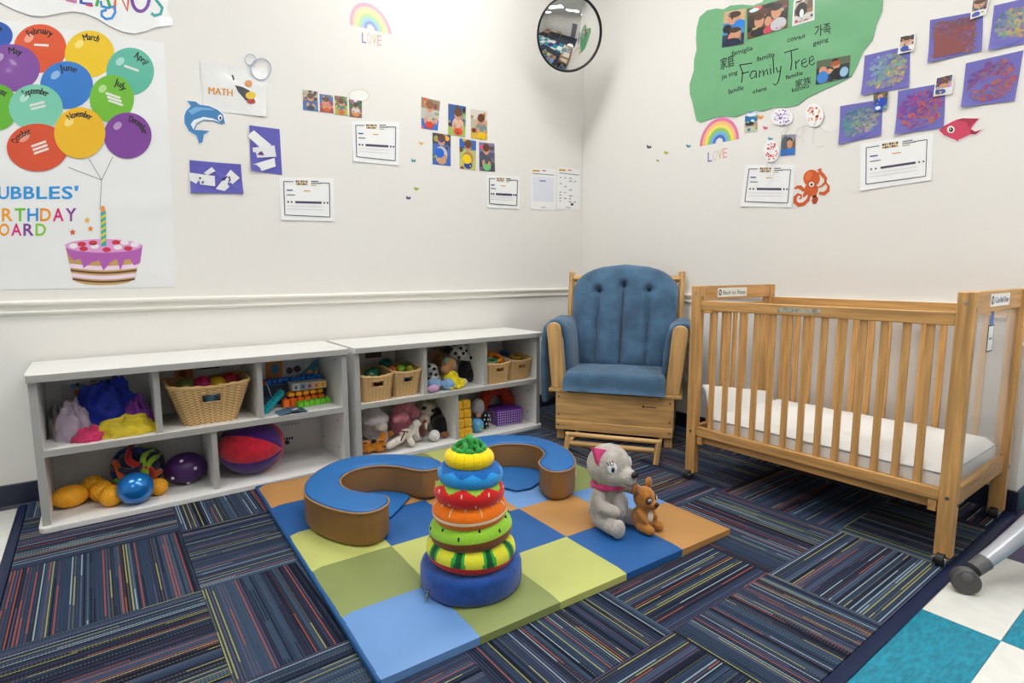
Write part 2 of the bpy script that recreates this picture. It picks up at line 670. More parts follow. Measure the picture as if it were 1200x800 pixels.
shelf_unit(-0.220, 'white toy shelf nearest the birthday poster, holding balls and scarves')
shelf_unit(1.032, 'white toy shelf beside the blue rocking chair, full of baskets and plush animals')

# ------------------------------------------------------------------ crib
CX0, CX1, CY0, CY1 = 2.245, 2.905, 0.545, 1.605
cr = thing('crib', 'light maple wooden crib on casters with one clear acrylic end', 'crib', ((CX0+CX1)/2, (CY0+CY1)/2, 0.011))
WZ, WX, WY = wood('z'), wood('x'), wood('y')
for x, y in ((CX0, CY0), (CX0, CY1-0.05), (CX1-0.036, CY0), (CX1-0.036, CY1-0.05)):
    p = MB().ab((x, y, 0.040), (x+0.036, y+0.05, 0.935)).build('post', WZ, cr, bevel=0.003)
    for z in (0.90, 0.245):
        yy = y if y < 1 else y
        MB().cyl((x+0.018, yy-0.002, z-0.02), (x+0.018, yy+0.001, z-0.02), 0.007, n=12).build('bolt', M_STEEL, p)
        if x < 2.5:
            MB().cyl((x-0.002, y+0.025, z), (x+0.001, y+0.025, z), 0.006, n=12).build('bolt', M_STEEL, p)
    c = MB()
    wx, wy = x+0.018, y+0.025
    wx -= 0.006
    c.ab((wx-0.030, wy-0.022, 0.036), (wx+0.020, wy+0.024, 0.041))
    for s_ in (-1, 1):
        c.ab((wx-0.040, wy+s_*0.017-0.0015, 0.018), (wx+0.004, wy+s_*0.017+0.0015, 0.038))
    cs = c.build('caster', M_STEEL, cr, bevel=0.001)
    MB().cyl((wx-0.020, wy-0.012, 0.0315), (wx-0.020, wy+0.012, 0.0315), 0.021, n=20).build('wheel', mat('caster_rubber', (30, 30, 31), 0.6), cs, bevel=0.002)
ya, yb = CY0+0.05, CY1-0.05
fr_top = MB().ab((CX0+0.004, ya, 0.824), (CX0+0.030, yb, 0.868)).build('front_top_rail', WY, cr, bevel=0.003)
MB().ab((CX0+0.0035, 1.02, 0.836), (CX0+0.0045, 1.19, 0.857)).build('worn_sticker', mat('worn_sticker', (176, 168, 152), 0.6, var=0.4, vscale=60), fr_top, smooth=False)
MB().ab((CX0+0.004, ya, 0.228), (CX0+0.030, yb, 0.270)).build('front_bottom_rail', WY, cr, bevel=0.003)
MB().ab((CX1-0.030, ya, 0.824), (CX1-0.004, yb, 0.870)).build('back_top_rail', WY, cr, bevel=0.003)
MB().ab((CX1-0.030, ya, 0.228), (CX1-0.004, yb, 0.270)).build('back_bottom_rail', WY, cr, bevel=0.003)
MB().ab((CX0+0.030, ya+0.02, 0.190), (CX0+0.055, yb-0.02, 0.222)).build('mattress_rail', WY, cr, bevel=0.002)
MB().ab((CX1-0.055, ya+0.02, 0.190), (CX1-0.030, yb-0.02, 0.222)).build('mattress_rail', WY, cr, bevel=0.002)
for y in (ya+0.005, yb-0.030):
    MB().ab((CX0+0.008, y, 0.186), (CX0+0.058, y+0.025, 0.226)).build('rail_block', WX, cr, bevel=0.002)
MB().ab((CX0+0.03, ya+0.02, 0.222), (CX1-0.03, yb-0.02, 0.236)).build('mattress_board', WX, cr, smooth=False)
sl = None
for xx in (CX0+0.011, CX1-0.023):
    for k in range(1, 14):
        y = ya+(yb-ya)*k/14.0
        if sl is None:
            sl = MB().ab((xx, y-0.0125, 0.268), (xx+0.012, y+0.0125, 0.826)).build('slat', WZ, cr, bevel=0.002)
            y_first, x_first = y, xx
        else:
            o = sl.copy()
            COL.objects.link(o)
            o.location = sl.location+Vector((xx-x_first, y-y_first, 0))
# far end: header board, slot, rail and slats
e = CY1-0.04
MB().ab((CX0+0.036, e, 0.868), (CX1-0.036, e+0.025, 0.935)).build('end_header', WX, cr, bevel=0.003)
MB().ab((CX0+0.036, e, 0.806), (CX1-0.036, e+0.025, 0.846)).build('end_rail', WX, cr, bevel=0.003)
MB().ab((CX0+0.036, e, 0.228), (CX1-0.036, e+0.025, 0.270)).build('end_rail', WX, cr, bevel=0.003)
for k in range(1, 6):
    x = CX0+0.036+(CX1-CX0-0.072)*k/6.0
    MB().ab((x-0.0125, e+0.006, 0.268), (x+0.0125, e+0.018, 0.808)).build('slat', WZ, cr, bevel=0.002)
# near end: header, rail, acrylic panel
e2 = CY0+0.012
MB().ab((CX0+0.036, e2, 0.862), (CX1-0.036, e2+0.025, 0.935)).build('end_header', WX, cr, bevel=0.003)
MB().ab((CX0+0.036, e2, 0.205), (CX1-0.036, e2+0.025, 0.270)).build('end_rail', WX, cr, bevel=0.003)
ac = bpy.data.materials.new('clear_acrylic')
ac.use_nodes = True
n_ = ac.node_tree.nodes['Principled BSDF']
n_.inputs['Base Color'].default_value = (0.93, 0.95, 0.95, 1)
n_.inputs['Roughness'].default_value = 0.06
n_.inputs['Alpha'].default_value = 0.22
MB().ab((CX0+0.036, e2+0.010, 0.262), (CX1-0.036, e2+0.015, 0.870)).build('acrylic_panel', ac, cr, smooth=False)


def text_mesh(body, bold=0.0):
    c = bpy.data.curves.new('txt', 'FONT')
    c.body = body
    c.resolution_u = 3
    c.offset = bold
    o = bpy.data.objects.new('txt', c)
    COL.objects.link(o)
    bpy.context.view_layer.update()
    me = o.evaluated_get(bpy.context.evaluated_depsgraph_get()).to_mesh()
    vs = [(v.co.x, v.co.y) for v in me.vertices]
    fs = [tuple(p.vertices) for p in me.polygons]
    bpy.data.objects.remove(o)
    bpy.data.curves.remove(c)
    return vs, fs


def end_label(x0, x1, z0, z1, y, text, tcol):
    b = MB().ab((x0, y-0.0012, z0), (x1, y, z1), S(238, 238, 234))
    h = z1-z0
    n = 14
    b.add([(x0+h*0.45+0.3*h*math.cos(2*PI*k/n), y-0.0016, z0+h/2+0.36*h*math.sin(2*PI*k/n)) for k in range(n)], [tuple(range(n))], S(60, 60, 66))
    b.add([(x0+h*0.45+0.16*h*math.cos(2*PI*k/n), y-0.0020, z0+h/2+0.2*h*math.sin(2*PI*k/n)) for k in range(n)], [tuple(range(n))], S(205, 205, 200))
    vs, fs = text_mesh(text, 0.01)
    w_ = max(v[0] for v in vs)
    a = x0+h*0.95
    kx = (x1-0.012-a)/w_
    b.add([(a+v[0]*kx, y-0.0018, z0+h*0.28+v[1]*h*0.62) for v in vs], fs, S(tcol))
    return b


end_label(CX0+0.15, CX0+0.40, 0.880, 0.923, e, 'Back to Sleep', (90, 110, 70)).build('label_sticker', PAPER, cr, smooth=False)
end_label(CX0+0.21, CX0+0.44, 0.880, 0.924, e2, 'I Can Roll Over', (60, 60, 110)).build('label_sticker', PAPER, cr, smooth=False)
# little tag stuck on the acrylic
b = MB()
tx, ty = CX0+0.29, e2+0.0095
b.ab((tx-0.032, ty-0.0012, 0.720), (tx+0.032, ty, 0.810), S(236, 237, 238))
for z in (0.718, 0.809):
    b.ab((tx-0.033, ty-0.0016, z), (tx+0.033, ty, z+0.004), S(60, 66, 76))
for xx in (-0.033, 0.030):
    b.ab((tx+xx, ty-0.0016, 0.720), (tx+xx+0.003, ty, 0.812), S(60, 66, 76))
b.add([(tx-0.022, ty-0.001, 0.812), (tx+0.022, ty-0.001, 0.812), (tx+0.016, ty-0.001, 0.855), (tx, ty-0.001, 0.885), (tx-0.016, ty-0.001, 0.855)], [(0, 1, 2, 3, 4)], S(86, 130, 190))
b.ab((tx-0.015, ty-0.002, 0.762), (tx+0.015, ty, 0.768), S(120, 120, 126))
b.build('name_tag', PAPER, cr, smooth=False)

# mattress with fitted sheet
mt = thing('crib_mattress', 'thin white crib mattress with fitted sheet and grey piping', 'mattress', (2.575, 1.06, 0.236))


def soft_slab(x0, x1, y0, y1, z0, z1, r, nx=22, ny=30, crown=0.012, wr_=0.004, seed=0):
    b_ = MB()
    vs, fs = [], []
    for j in range(ny+1):
        for i in range(nx+1):
            u, v = i/nx, j/ny
            x, y = x0+(x1-x0)*u, y0+(y1-y0)*v
            ed = min(u, 1-u)*(x1-x0), min(v, 1-v)*(y1-y0)
            drop = 0.0
            for q in ed:
                if q < r:
                    drop += r-math.sqrt(max(0, r*r-(r-q)**2))
            z = z1-min(drop, (z1-z0)*0.95)+crown*math.sin(PI*u)*math.sin(PI*v)+wr_*noise.noise(Vector((x*9+seed, y*9, 0)))
            vs.append((x, y, z))
    for j in range(ny):
        for i in range(nx):
            a = j*(nx+1)+i
            fs.append((a, a+1, a+nx+2, a+nx+1))
    k = len(vs)
    rim = [i for i in range(nx+1)]+[j*(nx+1)+nx for j in range(1, ny+1)]+[ny*(nx+1)+i for i in range(nx-1, -1, -1)]+[j*(nx+1) for j in range(ny-1, 0, -1)]
    for i in rim:
        vs.append((vs[i][0], vs[i][1], z0))
    m = len(rim)
    for q in range(m):
        fs.append((rim[q], k+q, k+(q+1) % m, rim[(q+1) % m]))
    fs.append(tuple(range(k, k+m)))
    return b_.add(vs, fs)


soft_slab(2.283, 2.866, 0.585, 1.50, 0.2365, 0.338, 0.022, seed=3).build('sheet', M_SHEET, mt)
loop = []
for (xa, ya_), (xb, yb_) in (((2.283, 0.585), (2.866, 0.585)), ((2.866, 0.585), (2.866, 1.50)), ((2.866, 1.50), (2.283, 1.50)), ((2.283, 1.50), (2.283, 0.585))):
    for k in range(10):
        x, y = xa+(xb-xa)*k/10, ya_+(yb_-ya_)*k/10
        loop.append((x, y, 0.312+0.003*noise.noise(Vector((x*12, y*12, 1)))))
MB().tube(loop, 0.003, 6, closed=True).build('piping', M_PIPE, mt)
b = MB()
vs, fs = [], []
for j in range(9):
    for i in range(15):
        u, v = i/14, j/8
        x = 2.285+0.578*u
        top = 0.36+0.105*(1-u)
        y = 1.497+0.055*v+0.004*math.sin(9*u)
        z = 0.30+(top-0.30)*math.sin(v*PI/2)+0.004*noise.noise(Vector((x*14, v*4, 2)))
        vs.append((x, y, z))
for j in range(8):
    for i in range(14):
        a = j*15+i
        fs.append((a, a+1, a+16, a+15))
b.add(vs, fs)
tag(b.build('crib_bumper', M_SHEET, solid=0.012), 'white padded sheet turned up at the far end of the crib', 'bedding')

# ------------------------------------------------------------------ glider rocking chair (built facing -y, then turned)
ch = thing('rocking_chair', 'maple glider rocking chair with blue microfibre cushions', 'rocking chair', (2.3525, 2.1825, 0.011))
ch['_o'] = (0, 0, 0)
ch.rotation_euler = (0, 0, math.radians(-54.8))
GW = (206, 164, 106)
GZ, GX, GY = wood('z', GW, 'beech'), wood('x', GW, 'beech'), wood('y', GW, 'beech')
MB().ab((-0.338, 0.0, 0.110), (0.338, 0.022, 0.288)).build('front_panel', GX, ch, bevel=0.003)
MB().ab((-0.335, -0.010, 0.062), (0.335, 0.016, 0.116)).build('front_rail', GX, ch, bevel=0.003)
MB().ab((-0.338, 0.46, 0.062), (0.338, 0.482, 0.288)).build('back_panel', GX, ch, bevel=0.003)
for s_ in (-1, 1):
    MB().ab((s_*0.338, 0.022, 0.062), (s_*0.316, 0.46, 0.288)).build('side_panel', GY, ch, bevel=0.003)
    for y in (0.016, 0.42):
        MB().ab((s_*0.334, y, 0.0), (s_*0.288, y+0.045, 0.062)).build('foot', GZ, ch, bevel=0.003)
    for z in (0.09, 0.15, 0.26):
        MB().cyl((s_*0.318, -0.0115 if z < 0.1 else -0.0015, z), (s_*0.318, 0.003, z), 0.0055, n=10).build('wood_plug', mat('dark_plug', (84, 56, 30), 0.6), ch)
    # horizontal bearer under the arm
    MB().ab((s_*0.380, -0.006, 0.286), (s_*0.265, 0.46, 0.306)).build('arm_bearer', GY, ch, bevel=0.004)
    # flared front arm board with rounded head
    pl = [(0.285, 0.306), (0.366, 0.306), (0.400, 0.655)]
    for k in range(7):
        a = k*PI/6
        pl.append((0.358+0.042*math.cos(a), 0.660+0.036*math.sin(a)))
    pl.append((0.314, 0.640))
    if s_ < 0:
        pl = [(-x, z) for x, z in pl][::-1]
    b = MB().prism(pl, -0.042, -0.008, M=Matrix(((1, 0, 0, 0), (0, 0, -1, 0), (0, 1, 0, 0), (0, 0, 0, 1))))
    b.build('arm_board', GZ, ch, bevel=0.006)
    # padded arm cover hanging over the arm
    path = [(0.276, 0.40), (0.285, 0.50), (0.296, 0.60), (0.312, 0.665), (0.345, 0.690), (0.385, 0.688), (0.418, 0.655), (0.432, 0.56), (0.434, 0.45), (0.432, 0.35), (0.428, 0.25), (0.424, 0.20)]
    b = MB()
    vs, fs = [], []
    ny = 12
    for j in range(ny+1):
        v = j/ny
        y = 0.062+0.38*v
        for i, (x, z) in enumerate(path):
            puff = 0.010*math.sin(PI*v)*(1 if 2 < i < 8 else 0.4)+0.006*noise.noise(Vector((i*0.9, y*11, s_*3)))
            cx_, cz_ = 0.35, 0.50
            d = Vector((x-cx_, z-cz_)).normalized()
            vs.append((s_*(x+d.x*puff), y, z+d.y*puff-0.02*v*(1 if i > 9 else 0)))
    n = len(path)
    for j in range(ny):
        for i in range(n-1):
            a = j*n+i
            fs.append((a, a+1, a+n+1, a+n))
    b.add(vs, fs)
    b.build('arm_pad', M_DENIM, ch, solid=0.035, bevel=0.014, seg=3, ang=1.2)
    # side rail and back post
    MB().ab((s_*0.362, 0.046, 0.60), (s_*0.330, 0.42, 0.63)).build('arm_rail', GY, ch, bevel=0.004)
    MB().tube([(s_*0.340, 0.37, 0.30), (s_*0.345, 0.470, 0.990)], 0.022, 4).build('back_post', GZ, ch, bevel=0.004)
MB().tube([(-0.335, 0.464, 0.945), (0.335, 0.464, 0.945)], 0.024, 4).build('back_top_rail', GX, ch, bevel=0.003)
for k in range(5):
    x = -0.22+0.11*k
    MB().tube([(x, 0.385, 0.32), (x, 0.462, 0.94)], 0.014, 4).build('back_slat', GZ, ch, bevel=0.002)
MB().ab((-0.25, 0.02, 0.288), (0.25, 0.46, 0.300)).build('seat_board', GX, ch, smooth=False)
# logo burnt into the panel
b = MB()
b.cyl((0.172, -0.0012, 0.232), (0.172, 0.001, 0.232), 0.008, n=12)
b.ab((0.184, -0.0010, 0.2285), (0.242, 0.001, 0.2345))
b.build('burnt_mark', mat('burnt_mark', (96, 58, 28), 0.7), ch, smooth=False)
# seat cushion
b = soft_slab(-0.290, 0.290, -0.040, 0.36, 0.303, 0.412, 0.026, 44, 34, crown=0.020, wr_=0.007, seed=9)
o = b.build('seat_cushion', M_DENIM, ch, ang=1.6)
o.modifiers.new('sub', 'SUBSURF').render_levels = 1
# back cushion: arched, three stitched channels
b = MB()
NX, NZ = 44, 40


def halfw(t):
    # half width at height fraction t (0 bottom .. 1 top)
    if t < 0.70:
        return 0.262+0.066*math.sin(min(1, t/0.66)*PI/2)
    q = (t-0.70)/0.30
    return 0.328*math.sqrt(max(0.0, 1-q**2.6))+0.002


vs, fs = [], []
for side in (0, 1):
    for j in range(NZ+1):
        t = j/NZ
        z = 0.385+0.652*t
        y0 = 0.325+0.145*t
        hw = halfw(t)
        for i in range(NX+1):
            u = -1+2*i/NX
            x = u*hw
            ed = (1-abs(u)**5)*(1-max(0, (t-0.55)/0.45)**6)*(1-max(0, (0.12-t)/0.12)**2)
            th = 0.075*max(0, ed)**0.5
            g = 0.0
            if side == 0:
                for xs_, zt in ((-0.155, 0.87), (0.0, 0.905), (0.155, 0.88)):
                    if z < zt:
                        g = max(g, math.exp(-((x-xs_)/0.011)**2))
                    dd = math.hypot(x-xs_, (z-zt))
                    g = max(g, 1.5*math.exp(-(dd/0.025)**2))
                th *= 1-0.55*g
                th += (0.004*noise.noise(Vector((x*22, z*9, 4)))+0.0030*noise.noise(Vector((x*6, z*70, 9))))*ed
                vs.append((x, y0-th, z))
            else:
                vs.append((x, y0+0.35*th, z))
n1 = (NX+1)*(NZ+1)
for j in range(NZ):
    for i in range(NX):
        a = j*(NX+1)+i
        fs.append((a, a+1, a+NX+2, a+NX+1))
        fs.append((n1+a, n1+a+NX+1, n1+a+NX+2, n1+a+1))
for j in range(NZ):
    for i in (0, NX):
        a = j*(NX+1)+i
        fs.append((a, a+NX+1, n1+a+NX+1, n1+a))
for i in range(NX):
    for j in (0, NZ):
        a = j*(NX+1)+i
        fs.append((a, a+1, n1+a+1, n1+a))
b.add(vs, fs)
bc = b.build('back_cushion', M_DENIM, ch, ang=1.6)
for xs_, zt in ((-0.155, 0.87), (0.0, 0.905), (0.155, 0.88)):
    t = (zt-0.385)/0.652
    MB().ell((xs_, 0.325+0.145*t-0.032, zt), (0.010, 0.006, 0.010), 10, 6).build('tuft_button', mat('tuft_dark', (30, 50, 74), 0.9), bc)
# pull-out slider frame in front
MB().tube([(-0.215, -0.27, 0.115), (0.285, -0.27, 0.115)], 0.013, 10).build('slider_bar', GX, ch)
MB().tube([(-0.215, -0.27, 0.066), (0.255, -0.27, 0.066)], 0.015, 10).build('slider_bar', GX, ch)
for x in (-0.205, 0.272):
    MB().tube([(x+0.004, -0.268, 0.116), (x-0.006, -0.305, 0.002)], [0.017, 0.014], 4).build('slider_leg', GZ, ch, bevel=0.002)
    MB().tube([(x, -0.265, 0.060), (x, 0.10, 0.045)], 0.010, 8).build('slider_arm', GY, ch)

# ------------------------------------------------------------------ rolling pedestal at the right edge
px_, py_ = 2.62, 0.28
rs = thing('rolling_stand', 'grey metal rolling stand leg with dark caster on the white tile', 'stand', (px_, py_, 0.0))
M_AL = mat('painted_aluminium', (186, 188, 196), 0.35, metal=0.2, coat=0.3)
for a in (math.radians(158.5), math.radians(290), math.radians(20)):
    ca_, sa_ = math.cos(a), math.sin(a)
    ex, ey = px_+0.53*ca_, py_+0.53*sa_
    pts = [(px_+0.02*ca_, py_+0.02*sa_, 0.335), (px_+0.25*ca_, py_+0.25*sa_, 0.205), (px_+0.40*ca_, py_+0.40*sa_, 0.118), (px_+0.475*ca_, py_+0.475*sa_, 0.082)]
    lg = MB().tube(pts, [0.034, 0.030, 0.026, 0.024], 14).build('leg', M_AL, rs)
    MB().tube([(px_+0.455*ca_, py_+0.455*sa_, 0.090), (px_+0.50*ca_, py_+0.50*sa_, 0.070)], [0.0265, 0.024], 14).build('leg_socket', mat('grey_caster', (96, 96, 98), 0.5), lg)
    cs = MB().ell((ex, ey, 0.060), (0.026, 0.026, 0.022), 14, 8).build('caster', mat('grey_caster', (96, 96, 98), 0.5), rs)
    cw = a+PI/2-0.75
    dx, dy = math.cos(cw)*0.020, math.sin(cw)*0.020
    MB().cyl((ex-dx, ey-dy, 0.0395), (ex+dx, ey+dy, 0.0395), 0.039, n=28).build('wheel', mat('grey_wheel', (74, 72, 72), 0.5), cs, bevel=0.005)
MB().cyl((px_, py_, 0.30), (px_, py_, 0.72), 0.036).build('column', M_AL, rs)
MB().lathe([(0.0, 0.72), (0.05, 0.72), (0.30, 0.735), (0.31, 0.75), (0.30, 0.765), (0.0, 0.765)], 40, (px_, py_-0.10, 0)).build('table_top', M_WHITE, rs)

# ------------------------------------------------------------------ patchwork floor mat
fm = thing('floor_mat', 'padded patchwork vinyl floor mat in blues, greens and tan', 'floor mat', (0.483, 1.172, 0.011))
fm['_o'] = (0, 0, 0)
fm.rotation_euler = (0, 0, math.radians(-2.0))
LX, LY = 1.385, 1.50
MB().ab((-0.007, 0.003, 0.0), (LX-0.003, LY+0.006, 0.020)).build('base_pad', mat('blue_side_vinyl', (26, 84, 142), 0.5), fm, bevel=0.006, seg=3)
vin = lambda n, c: mat(n, c, 0.5, var=0.05, vscale=5, bump=0.10, bscale=11)
PC = [vin('patch_sky', (104, 148, 204)), vin('patch_olive', (134, 146, 86)), vin('patch_lime', (188, 194, 112)), vin('patch_blue', (28, 90, 156)), vin('patch_tan', (184, 136, 80))]
for r in range(5):
    for c in range(5):
        x0, x1 = LX*c/5, LX*(c+1)/5
        y0, y1 = LY*r/5, LY*(r+1)/5
        n = 8
        b = MB()
        vs, fs = [], []
        for j in range(n+1):
            for i in range(n+1):
                u, v = i/n, j/n
                uu = min(max(u, 0.0), 1.0)
                e_ = min(u, 1-u, v, 1-v)
                z = 0.0275+0.0055*(1-(1-min(1, e_/0.16))**2)
                if (c == 0 and i == 0) or (r == 4 and j == n):
                    z = 0.019
                if (c == 4 and i == n) or (r == 0 and j == 0):
                    z = 0.0235
                z += 0.0012*noise.noise(Vector((c+u*2, r+v*2, 7)))
                vs.append((x0+(x1-x0)*uu, y0+(y1-y0)*v, z))
        for j in range(n):
            for i in range(n):
                a = j*(n+1)+i
                fs.append((a, a+1, a+n+2, a+n+1))
        skirt = []
        if r == 0:
            skirt.append(list(range(0, n+1)))
        if c == 4:
            skirt.append([j*(n+1)+n for j in range(n+1)])
        for row in skirt:
            k0 = len(vs)
            vs += [(vs[q][0], vs[q][1], 0.001) for q in row]
            for q in range(n):
                fs.append((row[q], row[q+1], k0+q+1, k0+q))
        b.add(vs, fs)
        b.build('patch', PC[(r+c) % 5], fm, ang=1.5)

# ------------------------------------------------------------------ curved foam seats (footprints found on the plane of their tops)
ZT, ZB = 0.176, 0.046


def smooth_loop(pts, it=2):
    for _ in range(it):
        q = []
        for i in range(len(pts)):
            a, b_ = pts[i], pts[(i+1) % len(pts)]
            q.append((a[0]*0.75+b_[0]*0.25, a[1]*0.75+b_[1]*0.25))
            q.append((a[0]*0.25+b_[0]*0.75, a[1]*0.25+b_[1]*0.75))
        pts = q
    return pts


def foam_seat(px, label, flap):
    pts = [onz(x, y, ZT) for x, y in px]
    pts = smooth_loop([(p.x, p.y) for p in pts], 2)
    ar = sum(pts[i][0]*pts[(i+1) % len(pts)][1]-pts[(i+1) % len(pts)][0]*pts[i][1] for i in range(len(pts)))
    if ar < 0:
        pts = pts[::-1]
    cx = sum(p[0] for p in pts)/len(pts)
    cy = sum(p[1] for p in pts)/len(pts)
    t = thing('foam_seat', label, 'foam seat', (cx, cy, ZB), 'curved foam seats on the mat')
    n = len(pts)

    def inset(d):
        out = []
        for i in range(n):
            a, b_, c_ = Vector(pts[i-1]), Vector(pts[i]), Vector(pts[(i+1) % n])
            tg = (c_-a).normalized()
            out.append((b_.x-tg.y*d, b_.y+tg.x*d))
        return out
    b = MB()
    vs = []
    lv = [(0.010, ZB), (0.002, ZB+0.008), (0.0, ZB+0.02), (0.0, ZT-0.02), (0.001, ZT-0.005)]
    for d, z in lv:
        for i, p in enumerate(inset(d)):
            vs.append((p[0], p[1], z))
    fs = []
    for k in range(len(lv)-1):
        for i in range(n):
            fs.append((k*n+i, k*n+(i+1) % n, (k+1)*n+(i+1) % n, (k+1)*n+i))
    fs.append(tuple(range(n-1, -1, -1)))
    fs.append(tuple((len(lv)-1)*n+i for i in range(n)))
    b.add(vs, fs)
    b.build('side_wall', M_TAN, t, ang=1.0)
    b = MB()
    vs, fs = [], []
    lv = [(0.003, ZT-0.006), (0.004, ZT), (0.010, ZT+0.004), (0.03, ZT+0.006)]
    for d, z in lv:
        for p in inset(d):
            vs.append((p[0], p[1], z))
    for k in range(len(lv)-1):
        for i in range(n):
            fs.append((k*n+i, k*n+(i+1) % n, (k+1)*n+(i+1) % n, (k+1)*n+i))
    fs.append(tuple((len(lv)-1)*n+i for i in range(n)))
    b.add(vs, fs)
    b.build('top_pad', M_VBLUE, t, ang=1.0)
    MB().tube([(p[0], p[1], ZT-0.005) for p in inset(-0.001)], 0.0035, 6, closed=True).build('piping', mat('tan_piping', (168, 126, 78), 0.5), t)
    fp = [onz(x, y, 0.052) for x, y in flap]
    b = MB()
    b.prism([(p.x, p.y) for p in fp], 0.050, 0.056)
    b.build('floor_flap', M_VBLUE, t, bevel=0.002)
    return t


OUT1 = [(456, 584), (454, 590), (440, 598), (420, 600.6), (396, 597), (374, 590), (360, 582), (355, 574), (358, 563), (370, 552), (388, 542), (410, 535.6), (436, 532.6), (464, 532), (492, 534), (512, 537.4), (518.6, 542.4), (514, 547.4), (500, 550.6), (490, 550), (478, 547.6), (464, 545), (444, 544), (424, 546.6), (406, 553), (398, 560), (399, 567), (408, 573), (424, 576.4), (440, 578), (452, 579.6)]
OUT2 = [(521, 536), (524.6, 526.6), (534, 519), (552, 512.8), (575, 509.8), (601, 509.5), (624, 511), (645, 516), (661, 523), (671, 531.4), (675, 540), (672.5, 546), (663, 551), (651, 552), (641.6, 550), (633.5, 545), (631, 539.6), (636.8, 534), (638.4, 529), (632, 523), (620.5, 520), (601, 518.8), (583, 519.6), (572, 522.5), (562, 528), (553, 536), (545, 543), (533, 546), (524, 543)]
foam_seat(OUT1, 'blue topped tan foam seat curling round near the balls shelf', [(400, 600), (458, 606), (481, 582), (462, 573), (410, 575)])
f2 = foam_seat(OUT2, 'blue topped tan foam arch seat nearest the rocking chair', [(560, 556), (577, 568), (605, 575), (622, 572), (640, 560), (632, 545), (570, 545)])
p = onz(662, 576, ZB)
q = Vector(f2['_o'])
tt = onz(673.5, 552, 0.13)
b = MB().box((0, 0, 0), (0.016, 0.002, 0.034), M=Matrix.Translation((tt.x-0.003, tt.y-0.003, 0.125)) @ Matrix.Rotation(math.radians(-38), 4, 'Z'))
b.build('care_label', mat('care_label', (206, 200, 190), 0.8), f2, smooth=False)

# ------------------------------------------------------------------ fruit ring stacker, every ring lifts off
RC = (0.885, 1.400)


def ring_prof(R, z0, z1, inner=0.0, k=40):
    """fat cushion ring, closed towards the axis"""
    h = (z1-z0)/2
    a = min(h*1.25, R*0.5)
    p = [(0.026, z0+h*0.35)]
    for i in range(k+1):
        th = -PI/2+PI*i/k
        p.append((R-a+a*math.cos(th)**0.85 if math.cos(th) > 0 else R-a, z0+h+h*math.sin(th)))
    p.append((0.026, z1-h*0.35))
    p.append((0.026, z0+h*0.35))
    return p


def fruit_ring(name, label, R, z0, z1, fcol, n=192, tilt=(0, 0), dx=0.0, dy=0.0, cat='plush ring'):
    cz = (z0+z1)/2
    c = Vector((RC[0]+dx, RC[1]+dy, cz))
    M = Matrix.Translation(c) @ Matrix.Rotation(tilt[0], 4, 'X') @ Matrix.Rotation(tilt[1], 4, 'Y') @ Matrix.Translation(-c)
    t = thing(name, label, cat, (c.x, c.y, z0), 'fruit rings of the stacking toy')
    prof = ring_prof(R, z0, z1)
    b = MB().lathe(prof, n, (c.x, c.y, 0), fcol=fcol, M=M)
    b.build('cushion', mat_plush_print, t, ang=1.5)
    return t, M, c


def plush_print():
    m = print_mat('plush_print', 0.95)
    nt = m.node_tree
    bb = nt.nodes['Principled BSDF']
    bb.inputs['Sheen Weight'].default_value = 0.25
    bb.inputs['Specular IOR Level'].default_value = 0.15
    n = nt.nodes.new('ShaderNodeTexNoise')
    n.inputs['Scale'].default_value = 180
    tc = nt.nodes.new('ShaderNodeTexCoord')
    nt.links.new(tc.outputs['Object'], n.inputs['Vector'])
    bp = nt.nodes.new('ShaderNodeBump')
    bp.inputs['Strength'].default_value = 0.4
    bp.inputs['Distance'].default_value = 0.006
    nt.links.new(n.outputs[0], bp.inputs['Height'])
    nt.links.new(bp.outputs[0], bb.inputs['Normal'])
    return m


mat_plush_print = plush_print()
# base
bs = thing('stacker_base', 'royal blue round plush base of the fruit ring stacker', 'toy base', (RC[0], RC[1], 0.044), None)
p = [(0.002, 0.044), (0.142, 0.044), (0.153, 0.048), (0.157, 0.057), (0.158, 0.080), (0.157, 0.106), (0.153, 0.116), (0.142, 0.121), (0.10, 0.124), (0.002, 0.125)]
MB().lathe(p, 64, (RC[0], RC[1], 0)).build('cushion', plush((28, 76, 156)), bs, ang=1.5)
MB().cyl((RC[0], RC[1], 0.12), (RC[0], RC[1], 0.43), 0.022).build('pole', plush((28, 76, 157)), bs)
zp = onz(505, 689, 0.075)
d = (Vector((zp.x, zp.y))-Vector(RC)).normalized()*0.161
zx, zy = RC[0]+d.x, RC[1]+d.y
zb = MB().ab((zx-0.006, zy-0.006, 0.066), (zx+0.006, zy+0.006, 0.074)).build('zip_slider', M_STEEL, bs, bevel=0.001)
MB().tube([(zx-0.002, zy-0.004, 0.068), (zx-0.010, zy-0.010, 0.056), (zx-0.014, zy-0.014, 0.050)], 0.003, 6).build('zip_pull', M_STEEL, zb)


KP, NP = 40, 192


def tri_wave(j, m):
    return abs(2*((j/NP*m) % 1.0)-1)


def watermelon(i, j):
    if i < 0.46*KP:
        return S(214, 36, 36)
    k = tri_wave(j, 9)
    q = 0.30-0.16*(i/KP-0.5)
    if k < q*0.75:
        return S(14, 84, 44)
    if k < q*1.5:
        return S(60, 168, 62)
    return S(226, 224, 60)


def kiwi(i, j):
    return S(128, 74, 34) if i < 0.53*KP else S(150, 204, 60)


def orange(i, j):
    if 0.46*KP < i < 0.53*KP:
        return S(250, 226, 190)
    return S(240, 118, 22)


def strawberry(i, j):
    return S(150, 196, 70) if i/KP > 0.64+0.22*tri_wave(j, 8) else S(214, 36, 36)


def berry(i, j):
    return S(24, 98, 178) if i/KP > 0.62+0.18*tri_wave(j, 9) else S(44, 150, 222)


